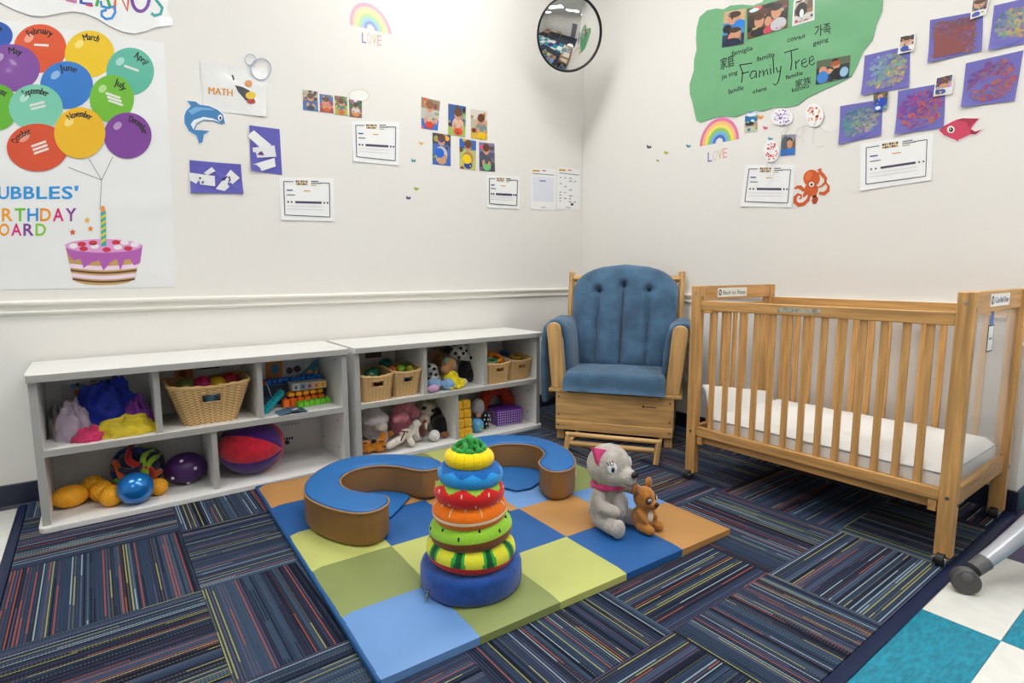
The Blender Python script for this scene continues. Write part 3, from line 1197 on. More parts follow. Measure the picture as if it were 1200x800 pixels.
def pine(i, j):
    return S(246, 214, 20) if (j % 12) else S(232, 190, 10)


fruit_ring('watermelon_ring', 'striped green watermelon plush ring with red underside', 0.138, 0.116, 0.198, watermelon, tilt=(0.02, 0.05))
kt, KM, kc = fruit_ring('kiwi_ring', 'lime green kiwi plush ring with black seeds and brown underside', 0.128, 0.180, 0.262, kiwi, tilt=(-0.03, -0.06))
for k in range(12):
    a = k*2*PI/12+0.2
    r = 0.1235 if k % 2 else 0.1125
    z = 0.238 if k % 2 else 0.2512
    pp = KM @ Vector((kc.x+r*math.cos(a), kc.y+r*math.sin(a), z))
    MB().ell(tuple(pp), (0.0035, 0.0035, 0.008), 8, 6).build('seed', M_BLACK, kt)
ot, OM, oc = fruit_ring('orange_ring', 'orange slice plush ring with cream rind line', 0.115, 0.246, 0.322, orange, tilt=(0.03, -0.05), dx=-0.004)
wc = plush((250, 226, 190))
for k in range(14):
    a = k*2*PI/14
    b = MB()
    pts = []
    for q in range(5):
        th = 0.45+q*0.25
        rr_, zz = 0.0676+0.0475*math.cos(th)**0.85, 0.284+0.0385*math.sin(th)
        pts.append(OM @ Vector((oc.x+rr_*math.cos(a), oc.y+rr_*math.sin(a), zz)))
    if k % 2:
        pts = pts[2:4]
    b.tube(pts, 0.0018 if k % 2 == 0 else 0.003, 6)
    b.build('segment_stitch', wc, ot)
st, SM, s_c = fruit_ring('strawberry_ring', 'red strawberry plush ring with green leaf points and pale seeds', 0.108, 0.306, 0.374, strawberry, tilt=(-0.02, 0.04), dx=-0.004)
for k in range(16):
    a = k*2*PI/8+(0.4 if k >= 8 else 0.0)
    if k < 8:
        r, z = 0.105, 0.352
    else:
        r, z = 0.102, 0.326
    pp = SM @ Vector((s_c.x+r*math.cos(a), s_c.y+r*math.sin(a), z))
    MB().ell(tuple(pp), (0.003, 0.003, 0.0085), 8, 6).build('seed', plush((244, 220, 190)), st)
fruit_ring('blueberry_ring', 'sky blue plush ring with darker zigzag crown', 0.100, 0.362, 0.424, berry, tilt=(0.03, 0.03))
pt, PM, pc_ = fruit_ring('pineapple_ring', 'yellow pineapple plush topper with curly green leaves', 0.076, 0.414, 0.468, pine, tilt=(0.0, 0.03), dx=-0.003)
b = MB()
for k in range(11):
    a = k*2*PI/11+0.3
    hi = (0.046, 0.030, 0.038)[k % 3]
    r0, r1 = (0.006, 0.050) if k % 2 else (0.004, 0.030)
    pts, rad = [], []
    for q in range(7):
        u = q/6
        rr_ = r0+(r1-r0)*u
        aa = a+0.7*math.sin(u*2.6)
        pts.append((pc_.x+rr_*math.cos(aa), pc_.y+rr_*math.sin(aa), 0.458+hi*math.sin(PI*(0.25+0.72*u))*(1.0 if k % 2 == 0 else 0.72)))
        rad.append(0.0095*(1-0.35*u))
    b.tube(pts, rad, 8)
for k in range(9):
    a = k*2*PI/9
    b.tube([(pc_.x+0.046*math.cos(a+d_), pc_.y+0.046*math.sin(a+d_), 0.464+h_) for d_, h_ in ((-0.30, 0.0), (-0.1, 0.008), (0.1, 0.007), (0.34, -0.001))], [0.006, 0.009, 0.009, 0.006], 8)
b.build('leaf_crown', plush((44, 158, 62)), pt, ang=1.5)

# ------------------------------------------------------------------ the two plush animals on the mat
GREY, GREYL, PINK = plush((186, 179, 172)), plush((216, 211, 205)), plush((222, 70, 130))


def plush_root(name, label, loc, ang, cat='plush toy', group=None):
    t = thing(name, label, cat, loc, group)
    t['_o'] = (0, 0, 0)
    t.rotation_euler = (0, 0, ang)
    return t


pb = plush_root('plush_animal', 'grey plush animal with pink ears and pink scarf sitting on mat', (1.510, 1.420, 0.044), math.radians(7))
b = MB()
b.ell((0, 0.008, 0.072), (0.072, 0.062, 0.074))
b.ell((0, 0.002, 0.125), (0.050, 0.046, 0.056))
b.ell((0, -0.004, 0.236), (0.084, 0.082, 0.080), 20, 12)
b.ell((0, -0.030, 0.214), (0.074, 0.062, 0.054), 20, 12)
b.ell((0, -0.076, 0.208), (0.046, 0.046, 0.036))
b.ell((0, -0.086, 0.194), (0.036, 0.034, 0.022))
for s_ in (-1, 1):
    b.cap((s_*0.040, -0.005, 0.036), (s_*0.064, -0.075, 0.032), 0.036, 0.030)
    b.ell((s_*0.068, -0.102, 0.036), (0.030, 0.024, 0.036))
b.cap((-0.052, 0.002, 0.140), (-0.068, -0.026, 0.095), 0.026, 0.026)
b.cap((-0.068, -0.026, 0.095), (-0.044, -0.066, 0.082), 0.026, 0.023)
b.cap((0.050, -0.002, 0.142), (0.098, -0.018, 0.128), 0.025, 0.023)
b.cap((0.098, -0.018, 0.128), (0.128, -0.058, 0.112), 0.023, 0.021)
b.build('body', GREY, pb, remesh=0.0045)
b = MB().ell((0.014, -0.048, 0.084), (0.040, 0.028, 0.054))
b.build('belly_patch', GREYL, pb)
for s_ in (-1, 1):
    b = MB()
    lo = 0.0 if s_ < 0 else -0.050
    P_ = [(0.036, -0.022, 0.306), (0.080, -0.020, 0.250+0.2*lo), (0.094, -0.002, 0.322+lo)]
    b.add([(s_*x_, y_, z_) for x_, y_, z_ in P_]+[(s_*(x_-0.004), y_+0.016, z_-0.002) for x_, y_, z_ in P_],
          [(0, 1, 2), (5, 4, 3), (0, 3, 4, 1), (1, 4, 5, 2), (2, 5, 3, 0)])
    b.build('ear', PINK, pb, bevel=0.003)


def lens(c, n, r):
    """a flat padded patch lying on a curved plush surface"""
    n = Vector(n).normalized()
    q = n.to_track_quat('Z', 'Y').to_matrix().to_4x4()
    return MB().ell((0, 0, 0), r, 18, 10, M=Matrix.Translation(c) @ q)


for s_ in (-1, 1):
    nn_ = (s_*0.70, -0.70, 0.12)
    e_ = lens((s_*0.0555, -0.0610, 0.250), nn_, (0.018, 0.020, 0.005)).build('eye', plush((242, 242, 242)), pb)
    lens((s_*0.0560, -0.0640, 0.246), nn_, (0.0085, 0.012, 0.004)).build('iris', mat('iris_navy', (24, 44, 84), 0.3), e_)
    b = MB()
    for k in range(3):
        b.tube([(s_*(0.056+0.005*k), -0.066+0.006*k, 0.264-0.002*k), (s_*(0.061+0.006*k), -0.064+0.007*k, 0.281-0.004*k)], 0.0017, 5)
    b.build('eyelash', mat('lash_navy', (30, 44, 74), 0.7), e_)
MB().ell((0, -0.120, 0.226), (0.017, 0.011, 0.013), 14, 10).build('nose', mat('black_nose', (14, 13, 14), 0.4), pb)
MB().tube([(-0.034, -0.101, 0.198), (-0.018, -0.1165, 0.188), (0, -0.1215, 0.194), (0.018, -0.1165, 0.188), (0.034, -0.101, 0.198)], 0.0018, 6).build('mouth_stitch', mat('stitch_brown', (90, 60, 54), 0.8), pb)
b = MB()
pts = [(0.060*math.cos(a), 0.056*math.sin(a)-0.004, 0.163+0.004*math.sin(2*a)) for a in [k*2*PI/24 for k in range(24)]]
b.tube(pts, 0.0115, 8, closed=True)
b.build('scarf', PINK, pb)

TANP, TAND = plush((186, 122, 52)), plush((104, 62, 32))
pj = plush_root('plush_animal', 'small golden brown plush animal with dark eye mask beside grey plush', (1.590, 1.312, 0.044), math.radians(6))
b = MB()
b.ell((0, 0.004, 0.044), (0.042, 0.040, 0.046))
b.ell((0, -0.004, 0.122), (0.040, 0.042, 0.044))
b.ell((0, -0.034, 0.108), (0.024, 0.024, 0.020))
b.ell((0, 0.0, 0.082), (0.026, 0.026, 0.030))
for s_ in (-1, 1):
    b.cap((s_*0.026, -0.010, 0.020), (s_*0.030, -0.052, 0.019), 0.020, 0.018)
    b.cap((s_*0.030, -0.004, 0.074), (s_*0.030, -0.032, 0.048), 0.014, 0.012)
b.cap((0.02, 0.03, 0.018), (0.058, 0.012, 0.016), 0.014, 0.008)
b.build('body', TANP, pj, remesh=0.0035)
for s_ in (-1, 1):
    e_ = MB().ell((s_*0.042, 0.008, 0.164), (0.020, 0.009, 0.024)).build('ear', TANP, pj)
    MB().ell((s_*0.042, 0.002, 0.163), (0.013, 0.006, 0.016)).build('inner_ear', plush((150, 92, 40)), e_)
    m_ = lens((s_*0.0205, -0.0385, 0.126), (s_*0.5, -0.85, 0.1), (0.015, 0.016, 0.005)).build('eye_mask', TAND, pj)
    k_ = lens((s_*0.0215, -0.0425, 0.128), (s_*0.5, -0.85, 0.1), (0.007, 0.006, 0.003)).build('eye', plush((240, 240, 240)), m_)
MB().ell((0, -0.058, 0.110), (0.011, 0.007, 0.009)).build('nose', mat('black_nose', (14, 13, 14), 0.4), pj)
MB().ell((0, -0.044, 0.100), (0.020, 0.014, 0.012)).build('muzzle', plush((150, 76, 44)), pj)
MB().ell((0, -0.031, 0.056), (0.014, 0.010, 0.022)).build('chest_patch', plush((232, 226, 216)), pj)
for s_ in (-1, 1):
    lens((s_*0.0220, -0.0440, 0.1275), (s_*0.5, -0.85, 0.1), (0.0035, 0.004, 0.0025)).build('pupil', mat('iris_navy', (24, 44, 84), 0.3), pj)

# ------------------------------------------------------------------ flat prints on a plane of the room
class Flat(MB):
    """paper things: outlines are given where they are seen and laid on the plane they hang on"""
    def __init__(s, f, base=0.0):
        super().__init__()
        s.fn, s.base, s.lq = f, base, None

    def lift_at(s, x, y):
        """how far the sheet under a printed point stands off the wall"""
        if not s.lq:
            return 0.0
        p, lift = s.lq
        ax, ay = p[1][0]-p[0][0], p[1][1]-p[0][1]
        bx, by = p[3][0]-p[0][0], p[3][1]-p[0][1]
        det = ax*by-ay*bx
        qx, qy = x-p[0][0], y-p[0][1]
        u = min(1, max(0, (qx*by-qy*bx)/det))
        v = min(1, max(0, (ax*qy-ay*qx)/det))
        return sum((w_**3)*l for w_, l in zip(((1-u)*(1-v), u*(1-v), u*v, (1-u)*v), lift))

    def poly(s, pts, col, lay=1):
        d = s.base+0.0007*lay
        return s.add([s.fn(x, y, d+s.lift_at(x, y)) for x, y in pts], [tuple(range(len(pts)))], S(col))

    def sheet(s, pts, col, th=0.0025, lift=None, n=6):
        """a thin sheet; lift = how far each corner stands off the wall"""
        c = S(col)
        if len(pts) == 4:
            lift = lift or (0, 0, 0, 0)
            s.lq = (pts, lift) if any(lift) else None
            vs, fs = [], []
            for j in range(n+1):
                for i in range(n+1):
                    u, v = i/n, j/n
                    wts = ((1-u)*(1-v), u*(1-v), u*v, (1-u)*v)
                    x = sum(w_*p[0] for w_, p in zip(wts, pts))
                    y = sum(w_*p[1] for w_, p in zip(wts, pts))
                    l = sum((w_**3)*q for w_, q in zip(wts, lift))
                    vs.append(s.fn(x, y, s.base+th+l))
            for j in range(n):
                for i in range(n):
                    a = j*(n+1)+i
                    fs.append((a, a+1, a+n+2, a+n+1))
            k = len(vs)
            rim = [i for i in range(n+1)]+[j*(n+1)+n for j in range(1, n+1)]+[n*(n+1)+i for i in range(n-1, -1, -1)]+[j*(n+1) for j in range(n-1, 0, -1)]
            nrm = (s.fn(pts[0][0], pts[0][1], 1.0)-s.fn(pts[0][0], pts[0][1], 0.0)).normalized()
            for i in rim:
                vs.append(Vector(vs[i])-nrm*th*0.9)
            m = len(rim)
            for q in range(m):
                fs.append((rim[q], k+q, k+(q+1) % m, rim[(q+1) % m]))
            fs.append(tuple(range(k, k+m)))
            return s.add(vs, fs, c)
        k = len(pts)
        vs = [s.fn(x, y, s.base+th) for x, y in pts]+[s.fn(x, y, s.base+0.0002) for x, y in pts]
        return s.add(vs, [tuple(range(k)), tuple(range(2*k-1, k-1, -1))]+[(i, (i+1) % k, k+(i+1) % k, k+i) for i in range(k)], c)

    def ov(s, cx, cy, rx, ry, col, lay=1, rot=0.0, n=20, a0=0, a1=2*PI):
        p = []
        full = abs(a1-a0-2*PI) < 1e-6
        m = n if full else n+1
        for k in range(m):
            a = a0+(a1-a0)*k/n
            x, y = rx*math.cos(a), ry*math.sin(a)
            p.append((cx+x*math.cos(rot)-y*math.sin(rot), cy+x*math.sin(rot)+y*math.cos(rot)))
        return s.poly(p, col, lay)

    def line(s, pts, wd, col, lay=1, closed=False):
        n = len(pts)
        d = s.base+0.0007*lay
        vs, fs = [], []
        for i in range(n):
            a = pts[i-1] if (i > 0 or closed) else pts[0]
            b = pts[(i+1) % n] if (i < n-1 or closed) else pts[-1]
            t = Vector((b[0]-a[0], b[1]-a[1]))
            if t.length < 1e-6:
                t = Vector((1, 0))
            t.normalize()
            wi = wd[i] if isinstance(wd, (list, tuple)) else wd
            l = s.lift_at(*pts[i])
            vs.append(s.fn(pts[i][0]-t.y*wi/2, pts[i][1]+t.x*wi/2, d+l))
            vs.append(s.fn(pts[i][0]+t.y*wi/2, pts[i][1]-t.x*wi/2, d+l))
        for i in range(n if closed else n-1):
            j = (i+1) % n
            fs.append((2*i, 2*i+1, 2*j+1, 2*j))
        return s.add(vs, fs, S(col))

    def text(s, body, p0, p1, h, col, lay=2, bold=0.0, fn=None):
        vs, fs = text_mesh(body, bold)
        x0 = min(v[0] for v in vs)
        W = max(v[0] for v in vs)-x0
        d = s.base+0.0007*lay
        out = []
        for x, y in vs:
            u, v = (x-x0)/W, y/0.73
            if fn:
                px, py = fn(u, v)
            else:
                px = p0[0]+(p1[0]-p0[0])*u
                py = p0[1]+(p1[1]-p0[1])*u-h*v
            out.append(s.fn(px, py, d+s.lift_at(px, py)))
        return s.add(out, fs, S(col))


def quad_uv(q, u, v):
    a = (q[0][0]+(q[1][0]-q[0][0])*u, q[0][1]+(q[1][1]-q[0][1])*u)
    b = (q[3][0]+(q[2][0]-q[3][0])*u, q[3][1]+(q[2][1]-q[3][1])*u)
    return (a[0]+(b[0]-a[0])*v, a[1]+(b[1]-a[1])*v)


def back_plane(y):
    return lambda px, py, d: Vector((ony(px, py, y).x, y-d, ony(px, py, y).z))


ZL, ZM = 0.0345, 0.3285     # lower and upper compartment floors

# cards stuck to the backs of the shelf compartments
BK = back_plane(SY1-0.0125)
f = Flat(BK)
f.sheet([(72, 452), (148, 447), (149, 484), (73, 489)], (206, 202, 204))
for sx in (-1, 1):
    f.ov(91+sx*5, 452.5, 4.5, 3.2, (110, 160, 200), 5)
f.ov(91, 460, 4, 4.5, (190, 120, 40), 6)
f.ov(91, 450, 2, 2, (60, 60, 66), 6)
for k in range(4):
    f.line([(106, 446+k*3.0+1), (113, 445.6+k*3+1)], 1.8, (120, 120, 140), 5)
    f.line([(117, 446+k*3.0), (140, 444+k*3)], 1.6, ((90, 110, 170), (110, 110, 120), (70, 110, 90), (150, 70, 80))[k], 5)
tag(f.build('label_card', PAPER, smooth=False), 'white picture card with bug drawing behind the scarves', 'card')
f = Flat(BK)
f.sheet([(205, 433), (226, 431.5), (226, 452), (205, 453)], (196, 120, 60))
f.ov(214, 438, 5, 4, (150, 70, 40), 5)
f.sheet([(229, 431), (258, 429), (258, 450), (229, 452)], (226, 226, 226))
f.line([(230, 432), (257, 430)], 1.5, (40, 40, 46), 5)
tag(f.build('label_card', PAPER, smooth=False), 'orange and white picture card behind the large toy basket', 'card')
f = Flat(BK)
f.sheet([(311, 424), (331, 422.6), (331, 445), (311, 446)], (196, 120, 56))
f.ov(322, 432, 5, 6, (70, 120, 150), 5)
f.ov(320, 440, 4, 3, (170, 130, 60), 6)
f.sheet([(331, 424), (357, 421.5), (357, 440), (331, 443)], (190, 192, 200))
f.ov(339, 434, 4, 4, (76, 60, 70), 5)
f.ov(348, 432, 4.5, 4, (70, 40, 76), 5)
tag(f.build('label_card', PAPER, smooth=False), 'orange and grey picture card behind the blue block train', 'card')
f = Flat(BK)
f.sheet([(315, 496), (376, 489), (378, 532), (330, 538)], (214, 211, 208))
f.text('Soft & Sensory', (330, 499), (352, 496), 2.6, (50, 50, 56), 5)
f.ov(336, 518, 3.2, 2.6, (40, 40, 44), 5)
for k in range(4):
    f.ov(333+k*3, 514-k*0.4, 1.3, 1.6, (40, 40, 44), 6)
tag(f.build('label_card', PAPER, smooth=False), 'white label sheet with paw print beside the red purple ball', 'card')
f = Flat(BK)
f.sheet([(428, 413), (447, 411.5), (447, 418), (428, 420)], (120, 100, 86))
tag(f.build('label_card', PAPER, smooth=False), 'small brown picture card above the pair of baskets', 'card')

# --- scarves
SC = lambda n, c, a: mat(n, c, 0.6, var=0.25, vscale=14, alpha=a, sheen=0.3)


def scarf(label, c, r, m, seed, folds=9, amp=0.16, z0=None):
    b = MB()
    n, mm = 56, 20
    vs, fs = [], []
    z0 = ZM+0.001 if z0 is None else z0
    for i in range(mm+1):
        th = PI/2*i/mm
        for j in range(n):
            a = 2*PI*j/n
            d = Vector((math.cos(a)*math.sin(th), math.sin(a)*math.sin(th), math.cos(th)))
            q = noise.noise(d*2.2+Vector((seed, 0, 0)))
            rg = abs(noise.noise(Vector((d.x*3+seed, d.y*3, d.z*folds*0.5))))
            k = 1+amp*1.6*q-amp*1.3*rg+0.05*math.sin(folds*a+seed+3*d.z)
            vs.append((c[0]+r[0]*d.x*k, c[1]+r[1]*d.y*k, max(z0, z0+r[2]*d.z*k)))
    for i in range(mm):
        for j in range(n):
            fs.append((i*n+j, i*n+(j+1) % n, (i+1)*n+(j+1) % n, (i+1)*n+j))
    b.add(vs, fs)
    return tag(b.build('play_scarf', m, ang=1.2), label, 'scarf', 'sheer play scarves heaped on the shelf')


scarf('deep blue sheer play scarf, biggest of the heap', (0.020, 2.965, 0), (0.140, 0.075, 0.205), SC('scarf_blue', (10, 50, 190), 0.85), 1.0, 11)
scarf('pale lavender sheer play scarf bunched at the left', (-0.105, 2.86, 0), (0.062, 0.065, 0.150), SC('scarf_lavender', (206, 186, 206), 0.65), 4.0, 8)
scarf('white sheer play scarf against the shelf side', (-0.150, 2.96, 0), (0.040, 0.085, 0.130), SC('scarf_white', (200, 196, 190), 0.55), 6.0, 7)
scarf('purple sheer play scarf beside the divider', (0.118, 2.875, 0), (0.058, 0.085, 0.135), SC('scarf_purple', (130, 30, 160), 0.8), 8.0, 9)
scarf('magenta pink sheer play scarf at the front', (-0.050, 2.785, 0), (0.060, 0.045, 0.055), SC('scarf_pink', (206, 24, 96), 0.9), 11.0, 9)
scarf('bright yellow sheer play scarf at the front', (0.070, 2.795, 0), (0.118, 0.055, 0.080), SC('scarf_yellow', (226, 200, 10), 0.8), 14.0, 10)

# --- baskets
M_WICK = mat('wicker', (216, 178, 120), 0.7, var=0.22, vscale=9, bump=0.25, bscale=40, stretch=(1, 1, 22))


M_WEAVE = print_mat('woven_wicker', 0.7)
WC = ([S(232, 198, 142), S(222, 186, 128), S(238, 206, 152)], [S(188, 146, 90), S(176, 134, 80), S(196, 154, 98)])  # strand tones; the darker set also puts shade of the weave into the colour


def basket(c, top, bot, h, label, group='wicker toy baskets', hole=True, hw=0.040):
    cx, cy, z0 = c
    t = thing('wicker_basket', label, 'basket', c, group)
    nu, nv = 112, 28
    vs, fs, cols = [], [], []

    def pt(v, u, extra=0.0):
        # even steps along a rounded rectangle
        ex, ey = bot[0]/2+(top[0]-bot[0])/2*v+extra, bot[1]/2+(top[1]-bot[1])/2*v+extra
        r = 0.30*min(ex, ey)
        sx_, sy_, ar = 2*(ex-r), 2*(ey-r), PI*r/2
        P_ = 2*sx_+2*sy_+4*ar
        q = (u % 1.0)*P_
        segs = [('l', -ex+r, -ey, 1, 0, sx_), ('c', ex-r, -ey+r, -PI/2, 0, ar), ('l', ex, -ey+r, 0, 1, sy_), ('c', ex-r, ey-r, 0, 0, ar), ('l', ex-r, ey, -1, 0, sx_), ('c', -ex+r, ey-r, PI/2, 0, ar), ('l', -ex, ey-r, 0, -1, sy_), ('c', -ex+r, -ey+r, PI, 0, ar)]
        for kd, x_, y_, c1, c2, ln in segs:
            if q <= ln:
                if kd == 'l':
                    x_, y_ = x_+c1*q, y_+c2*q
                else:
                    x_, y_ = x_+r*math.cos(c1+q/r), y_+r*math.sin(c1+q/r)
                break
            q -= ln
        sag = 0.012*(abs(x_)/ex-abs(y_)/ey)*v*v
        return (cx+x_, cy+y_, z0+h*v+sag)
    for j in range(nv+1):
        for i in range(nu):
            vs.append(pt(j/nv, i/nu, 0.0026*(1 if (i//2+j) % 2 else -1)))
    for j in range(nv):
        for i in range(nu):
            p = vs[j*nu+i]
            q = vs[(j+1)*nu+(i+1) % nu]
            mx, my = (p[0]+q[0])/2-cx, (p[1]+q[1])/2-cy
            if hole and my < -bot[1]*0.3 and abs(mx) < hw and 0.58 <= (j+0.5)/nv <= 0.80:
                continue
            fs.append((j*nu+i, j*nu+(i+1) % nu, (j+1)*nu+(i+1) % nu, (j+1)*nu+i))
            cols.append(WC[(i//2+j) % 2][(i*7+j*3) % 3])
    fs.append(tuple(range(nu-1, -1, -1)))
    cols.append(WC[0][0])
    wb = MB().add(vs, fs)
    wb.c = cols
    wb.build('weave', M_WEAVE, t, solid=0.006, ang=1.6)
    b = MB()
    for k in range(2):
        b.tube([Vector(pt(1.0, i/48, 0.001))+Vector((0, 0, 0.004*math.sin(PI*2*i/4+k*PI))) for i in range(48)], 0.0065, 6, closed=True)
    b.build('rim', M_WICK, t)
    if hole:
        yy = cy-(bot[1]/2+(top[1]-bot[1])/2*0.7)-0.002
        z_a, z_b = z0+h*0.56, z0+h*0.81
        MB().tube([(cx-hw, yy, z_a), (cx+hw, yy, z_a), (cx+hw, yy-0.006, z_b), (cx-hw, yy-0.006, z_b)], 0.0035, 6, closed=True).build('handle_binding', M_WICK, t)
    return t


def ball(name, label, c, r, m, cat='ball', group=None, sq=1.0, n=28):
    b = MB().ell(c, (r, r, r*sq), n, n//2)
    return tag(b.build(name, m, ang=1.5), label, cat, group)


basket((0.388, 2.875, ZM), (0.325, 0.27), (0.205, 0.19), 0.180, 'largest wicker basket, alone in its compartment', hw=0.038)
for lab, x, y, z, r, c in [('dull green toy ball at the left of the largest basket', 0.305, 2.88, 0.485, 0.040, (120, 130, 60)), ('magenta toy ball in the largest basket', 0.372, 2.88, 0.487, 0.042, (196, 30, 96)),
                           ('yellow toy ball in the largest basket', 0.436, 2.87, 0.484, 0.038, (232, 186, 24)), ('dark red toy ball at the right of the largest basket', 0.490, 2.89, 0.488, 0.042, (170, 34, 44)),
                           ('light blue toy ball behind the handle of the largest basket', 0.395, 2.815, 0.440, 0.036, (110, 160, 190)), ('orange red toy ball low inside the largest basket', 0.445, 2.84, 0.425, 0.036, (200, 80, 50))]:
    ball('toy_ball', lab, (x, y, z), r, plastic(c), group='toy balls in the large basket')

# --- lower left: balls
M_RIB = mat('yellow_rubber', (246, 170, 20), 0.5, var=0.10, vscale=30, bump=0.5, bscale=150)


def rib_ball(label, c, r, ax=(1, 1, 1), lobes=10):
    b = MB()
    n, m = 96, 48
    b.ell((0, 0, 0), 1.0, n, m)
    out = []
    for p in b.v:
        a = math.atan2(p.y, p.x)
        th = math.acos(max(-1, min(1, p.z)))
        k = 1+0.022*math.cos(lobes*2*a)*math.sin(th)+0.018*math.cos(lobes*2*th)
        out.append(Vector((p.y*k*r*ax[0]+c[0], p.z*k*r*ax[1]+c[1], p.x*k*r*ax[2]+c[2])))
    b.v = out
    return tag(b.build('sensory_ball', M_RIB, ang=1.5), label, 'ball', 'yellow orange ribbed balls')


rib_ball('oblong yellow orange sensory ball, farthest left on the low shelf', (-0.138, 2.880, ZL+0.046), 0.045, (1.40, 1.0, 1.0), 14)
rib_ball('ribbed yellow orange ball at the back of the trio', (-0.060, 2.955, ZL+0.046), 0.046)
rib_ball('ribbed yellow orange ball in the middle of the trio', (-0.032, 2.880, ZL+0.044), 0.044)
rib_ball('ribbed yellow orange ball at the front of the trio', (0.000, 2.795, ZL+0.043), 0.043)
rib_ball('ribbed yellow orange ball squeezed between blue and purple balls', (0.168, 2.815, ZL+0.036), 0.036)
bb = MB().ell((0.083, 2.765, ZL+0.066), (0.068, 0.068, 0.066), 32, 18)
tag(bb.build('shiny_ball', mat('blue_metallic', (16, 116, 196), 0.22, metal=0.35, coat=0.4, var=0.12, vscale=20), ang=1.5), 'shiny metallic blue ball in front of the braided ball', 'ball')
br = thing('braided_ball', 'dark blue ball woven from orange, lime and red fabric bands', 'ball', (0.105, 2.950, ZL))
bc_, br_ = Vector((0.105, 2.950, ZL+0.103)), 0.098
MB().ell(tuple(bc_), 0.086, 24, 14).build('core', plush((22, 26, 60)), br)
for k, (c, ax) in enumerate([((226, 96, 30), (0.3, -0.5, 0.8)), ((150, 190, 50), (-0.6, -0.3, 0.75)), ((196, 36, 36), (0.9, 0.2, 0.4)), ((30, 40, 96), (0.1, 0.95, 0.2)), ((150, 190, 51), (0.8, 0.1, -0.6)), ((40, 44, 70), (-0.2, 0.4, 0.9))]):
    ax = Vector(ax).normalized()
    u = ax.orthogonal().normalized()
    v = ax.cross(u)
    MB().tube([bc_+(u*math.cos(a)+v*math.sin(a))*0.088+ax*0.022*math.sin(3*a) for a in [q*2*PI/36 for q in range(36)]], 0.014, 8, closed=True).build('fabric_band', plush(c), br)
pbal = thing('dotted_ball', 'dark purple rubber ball with white dots', 'ball', (0.285, 2.905, ZL))
MB().ell((0.285, 2.905, ZL+0.070), (0.086, 0.080, 0.070), 32, 18).build('ball', mat('purple_rubber', (66, 26, 92), 0.4), pbal, ang=1.5)
for dx, dz in ((0.030, 0.012), (-0.058, -0.020), (-0.02, 0.050), (0.0, -0.058)):
    yy = math.sqrt(max(0.02, 1-(dx/0.086)**2-(dz/0.070)**2))*0.080
    MB().ell((0.285+dx, 2.905-yy, ZL+0.070+dz), (0.008, 0.004, 0.008), 10, 6).build('dot', mat('white_dot', (210, 205, 220), 0.5), pbal)

# --- big plush ball of red and purple wedges
rb = thing('plush_ball', 'large squashy red and purple segmented plush ball', 'ball', (0.565, 2.885, ZL))
RBc, RBr = Vector((0.565, 2.870, ZL+0.130)), (0.150, 0.140, 0.131)
Mr = Vector((0.80, -0.58, -0.12)).to_track_quat('Z', 'Y').to_matrix().to_4x4() @ Matrix.Rotation(math.radians(20), 4, 'Z')
for k in range(6):
    b = MB()
    vs, fs = [], []
    nn, mm = 12, 26
    for i in range(mm+1):
        th = PI*i/mm
        for j in range(nn+1):
            a = 2*PI*(k+j/nn)/6
            dq = 1-0.035*abs(2*j/nn-1)**6
            p = Mr.to_3x3() @ Vector((math.sin(th)*math.cos(a), math.sin(th)*math.sin(a), math.cos(th)))*dq
            vs.append((RBc.x+p.x*RBr[0], RBc.y+p.y*RBr[1], RBc.z+p.z*RBr[2]))
    for i in range(mm):
        for j in range(nn):
            a = i*(nn+1)+j
            fs.append((a, a+1, a+nn+2, a+nn+1))
    b.add(vs, fs)
    b.build('panel', plush((64, 24, 110)) if k % 2 else plush((198, 30, 52)), rb, ang=1.5)

# --- upper right compartment: block trains and boards


def train(label, a, b, n, size, c, group='coloured block trains'):
    t = thing('block_train', label, 'toy blocks', a, group)
    a, b = Vector(a), Vector(b)
    m = plastic(c)
    ang = math.atan2((b-a).y, (b-a).x)
    for k in range(n):
        p = a+(b-a)*(k/(n-1))
        q = MB()
        q.box((0, 0, size[2]/2), size, M=Matrix.Translation(p) @ Matrix.Rotation(ang, 4, 'Z'))
        q.cyl((p.x, p.y, p.z+size[2]), (p.x, p.y, p.z+size[2]+0.007), size[0]*0.26, n=12)
        q.build('block', m, t, bevel=0.003)
    return t


train('lime green block train on the shelf floor', (0.790, 2.840, ZM), (0.935, 2.862, ZM), 6, (0.027, 0.034, 0.027), (104, 190, 40))
train('orange block train under the picture box', (0.735, 2.885, ZM), (0.915, 2.905, ZM), 6, (0.030, 0.036, 0.040), (236, 108, 24))
train('amber block train on top of the orange train', (0.765, 2.905, ZM+0.048), (0.915, 2.920, ZM+0.048), 5, (0.030, 0.036, 0.019), (244, 166, 26))
train('teal block train slanting at the divider', (0.622, 2.815, ZM), (0.712, 2.880, ZM+0.060), 7, (0.022, 0.030, 0.028), (20, 150, 166))
t = thing('picture_box', 'flat box with small colourful pictures on the block trains', 'box', (0.85, 2.92, ZM+0.075))
MB().ab((0.772, 2.888, ZM+0.075), (0.945, 2.965, ZM+0.112)).build('body', plastic((196, 188, 180), 0.5), t, bevel=0.002)
b = MB()
for k in range(5):
    c = [(176, 182, 190), (120, 140, 160), (170, 150, 150), (226, 176, 110), (232, 196, 80)][k]
    b.ab((0.774+0.034*k, 2.8868, ZM+0.078), (0.806+0.034*k, 2.8878, ZM+0.109), S(c))
    b.ab((0.783+0.034*k, 2.8860, ZM+0.085), (0.796+0.034*k, 2.8867, ZM+0.101), S([(90, 70, 90), (60, 90, 80), (90, 50, 60), (200, 90, 60), (220, 120, 60)][k]))
b.build('picture_strip', TOYP, t, smooth=False)
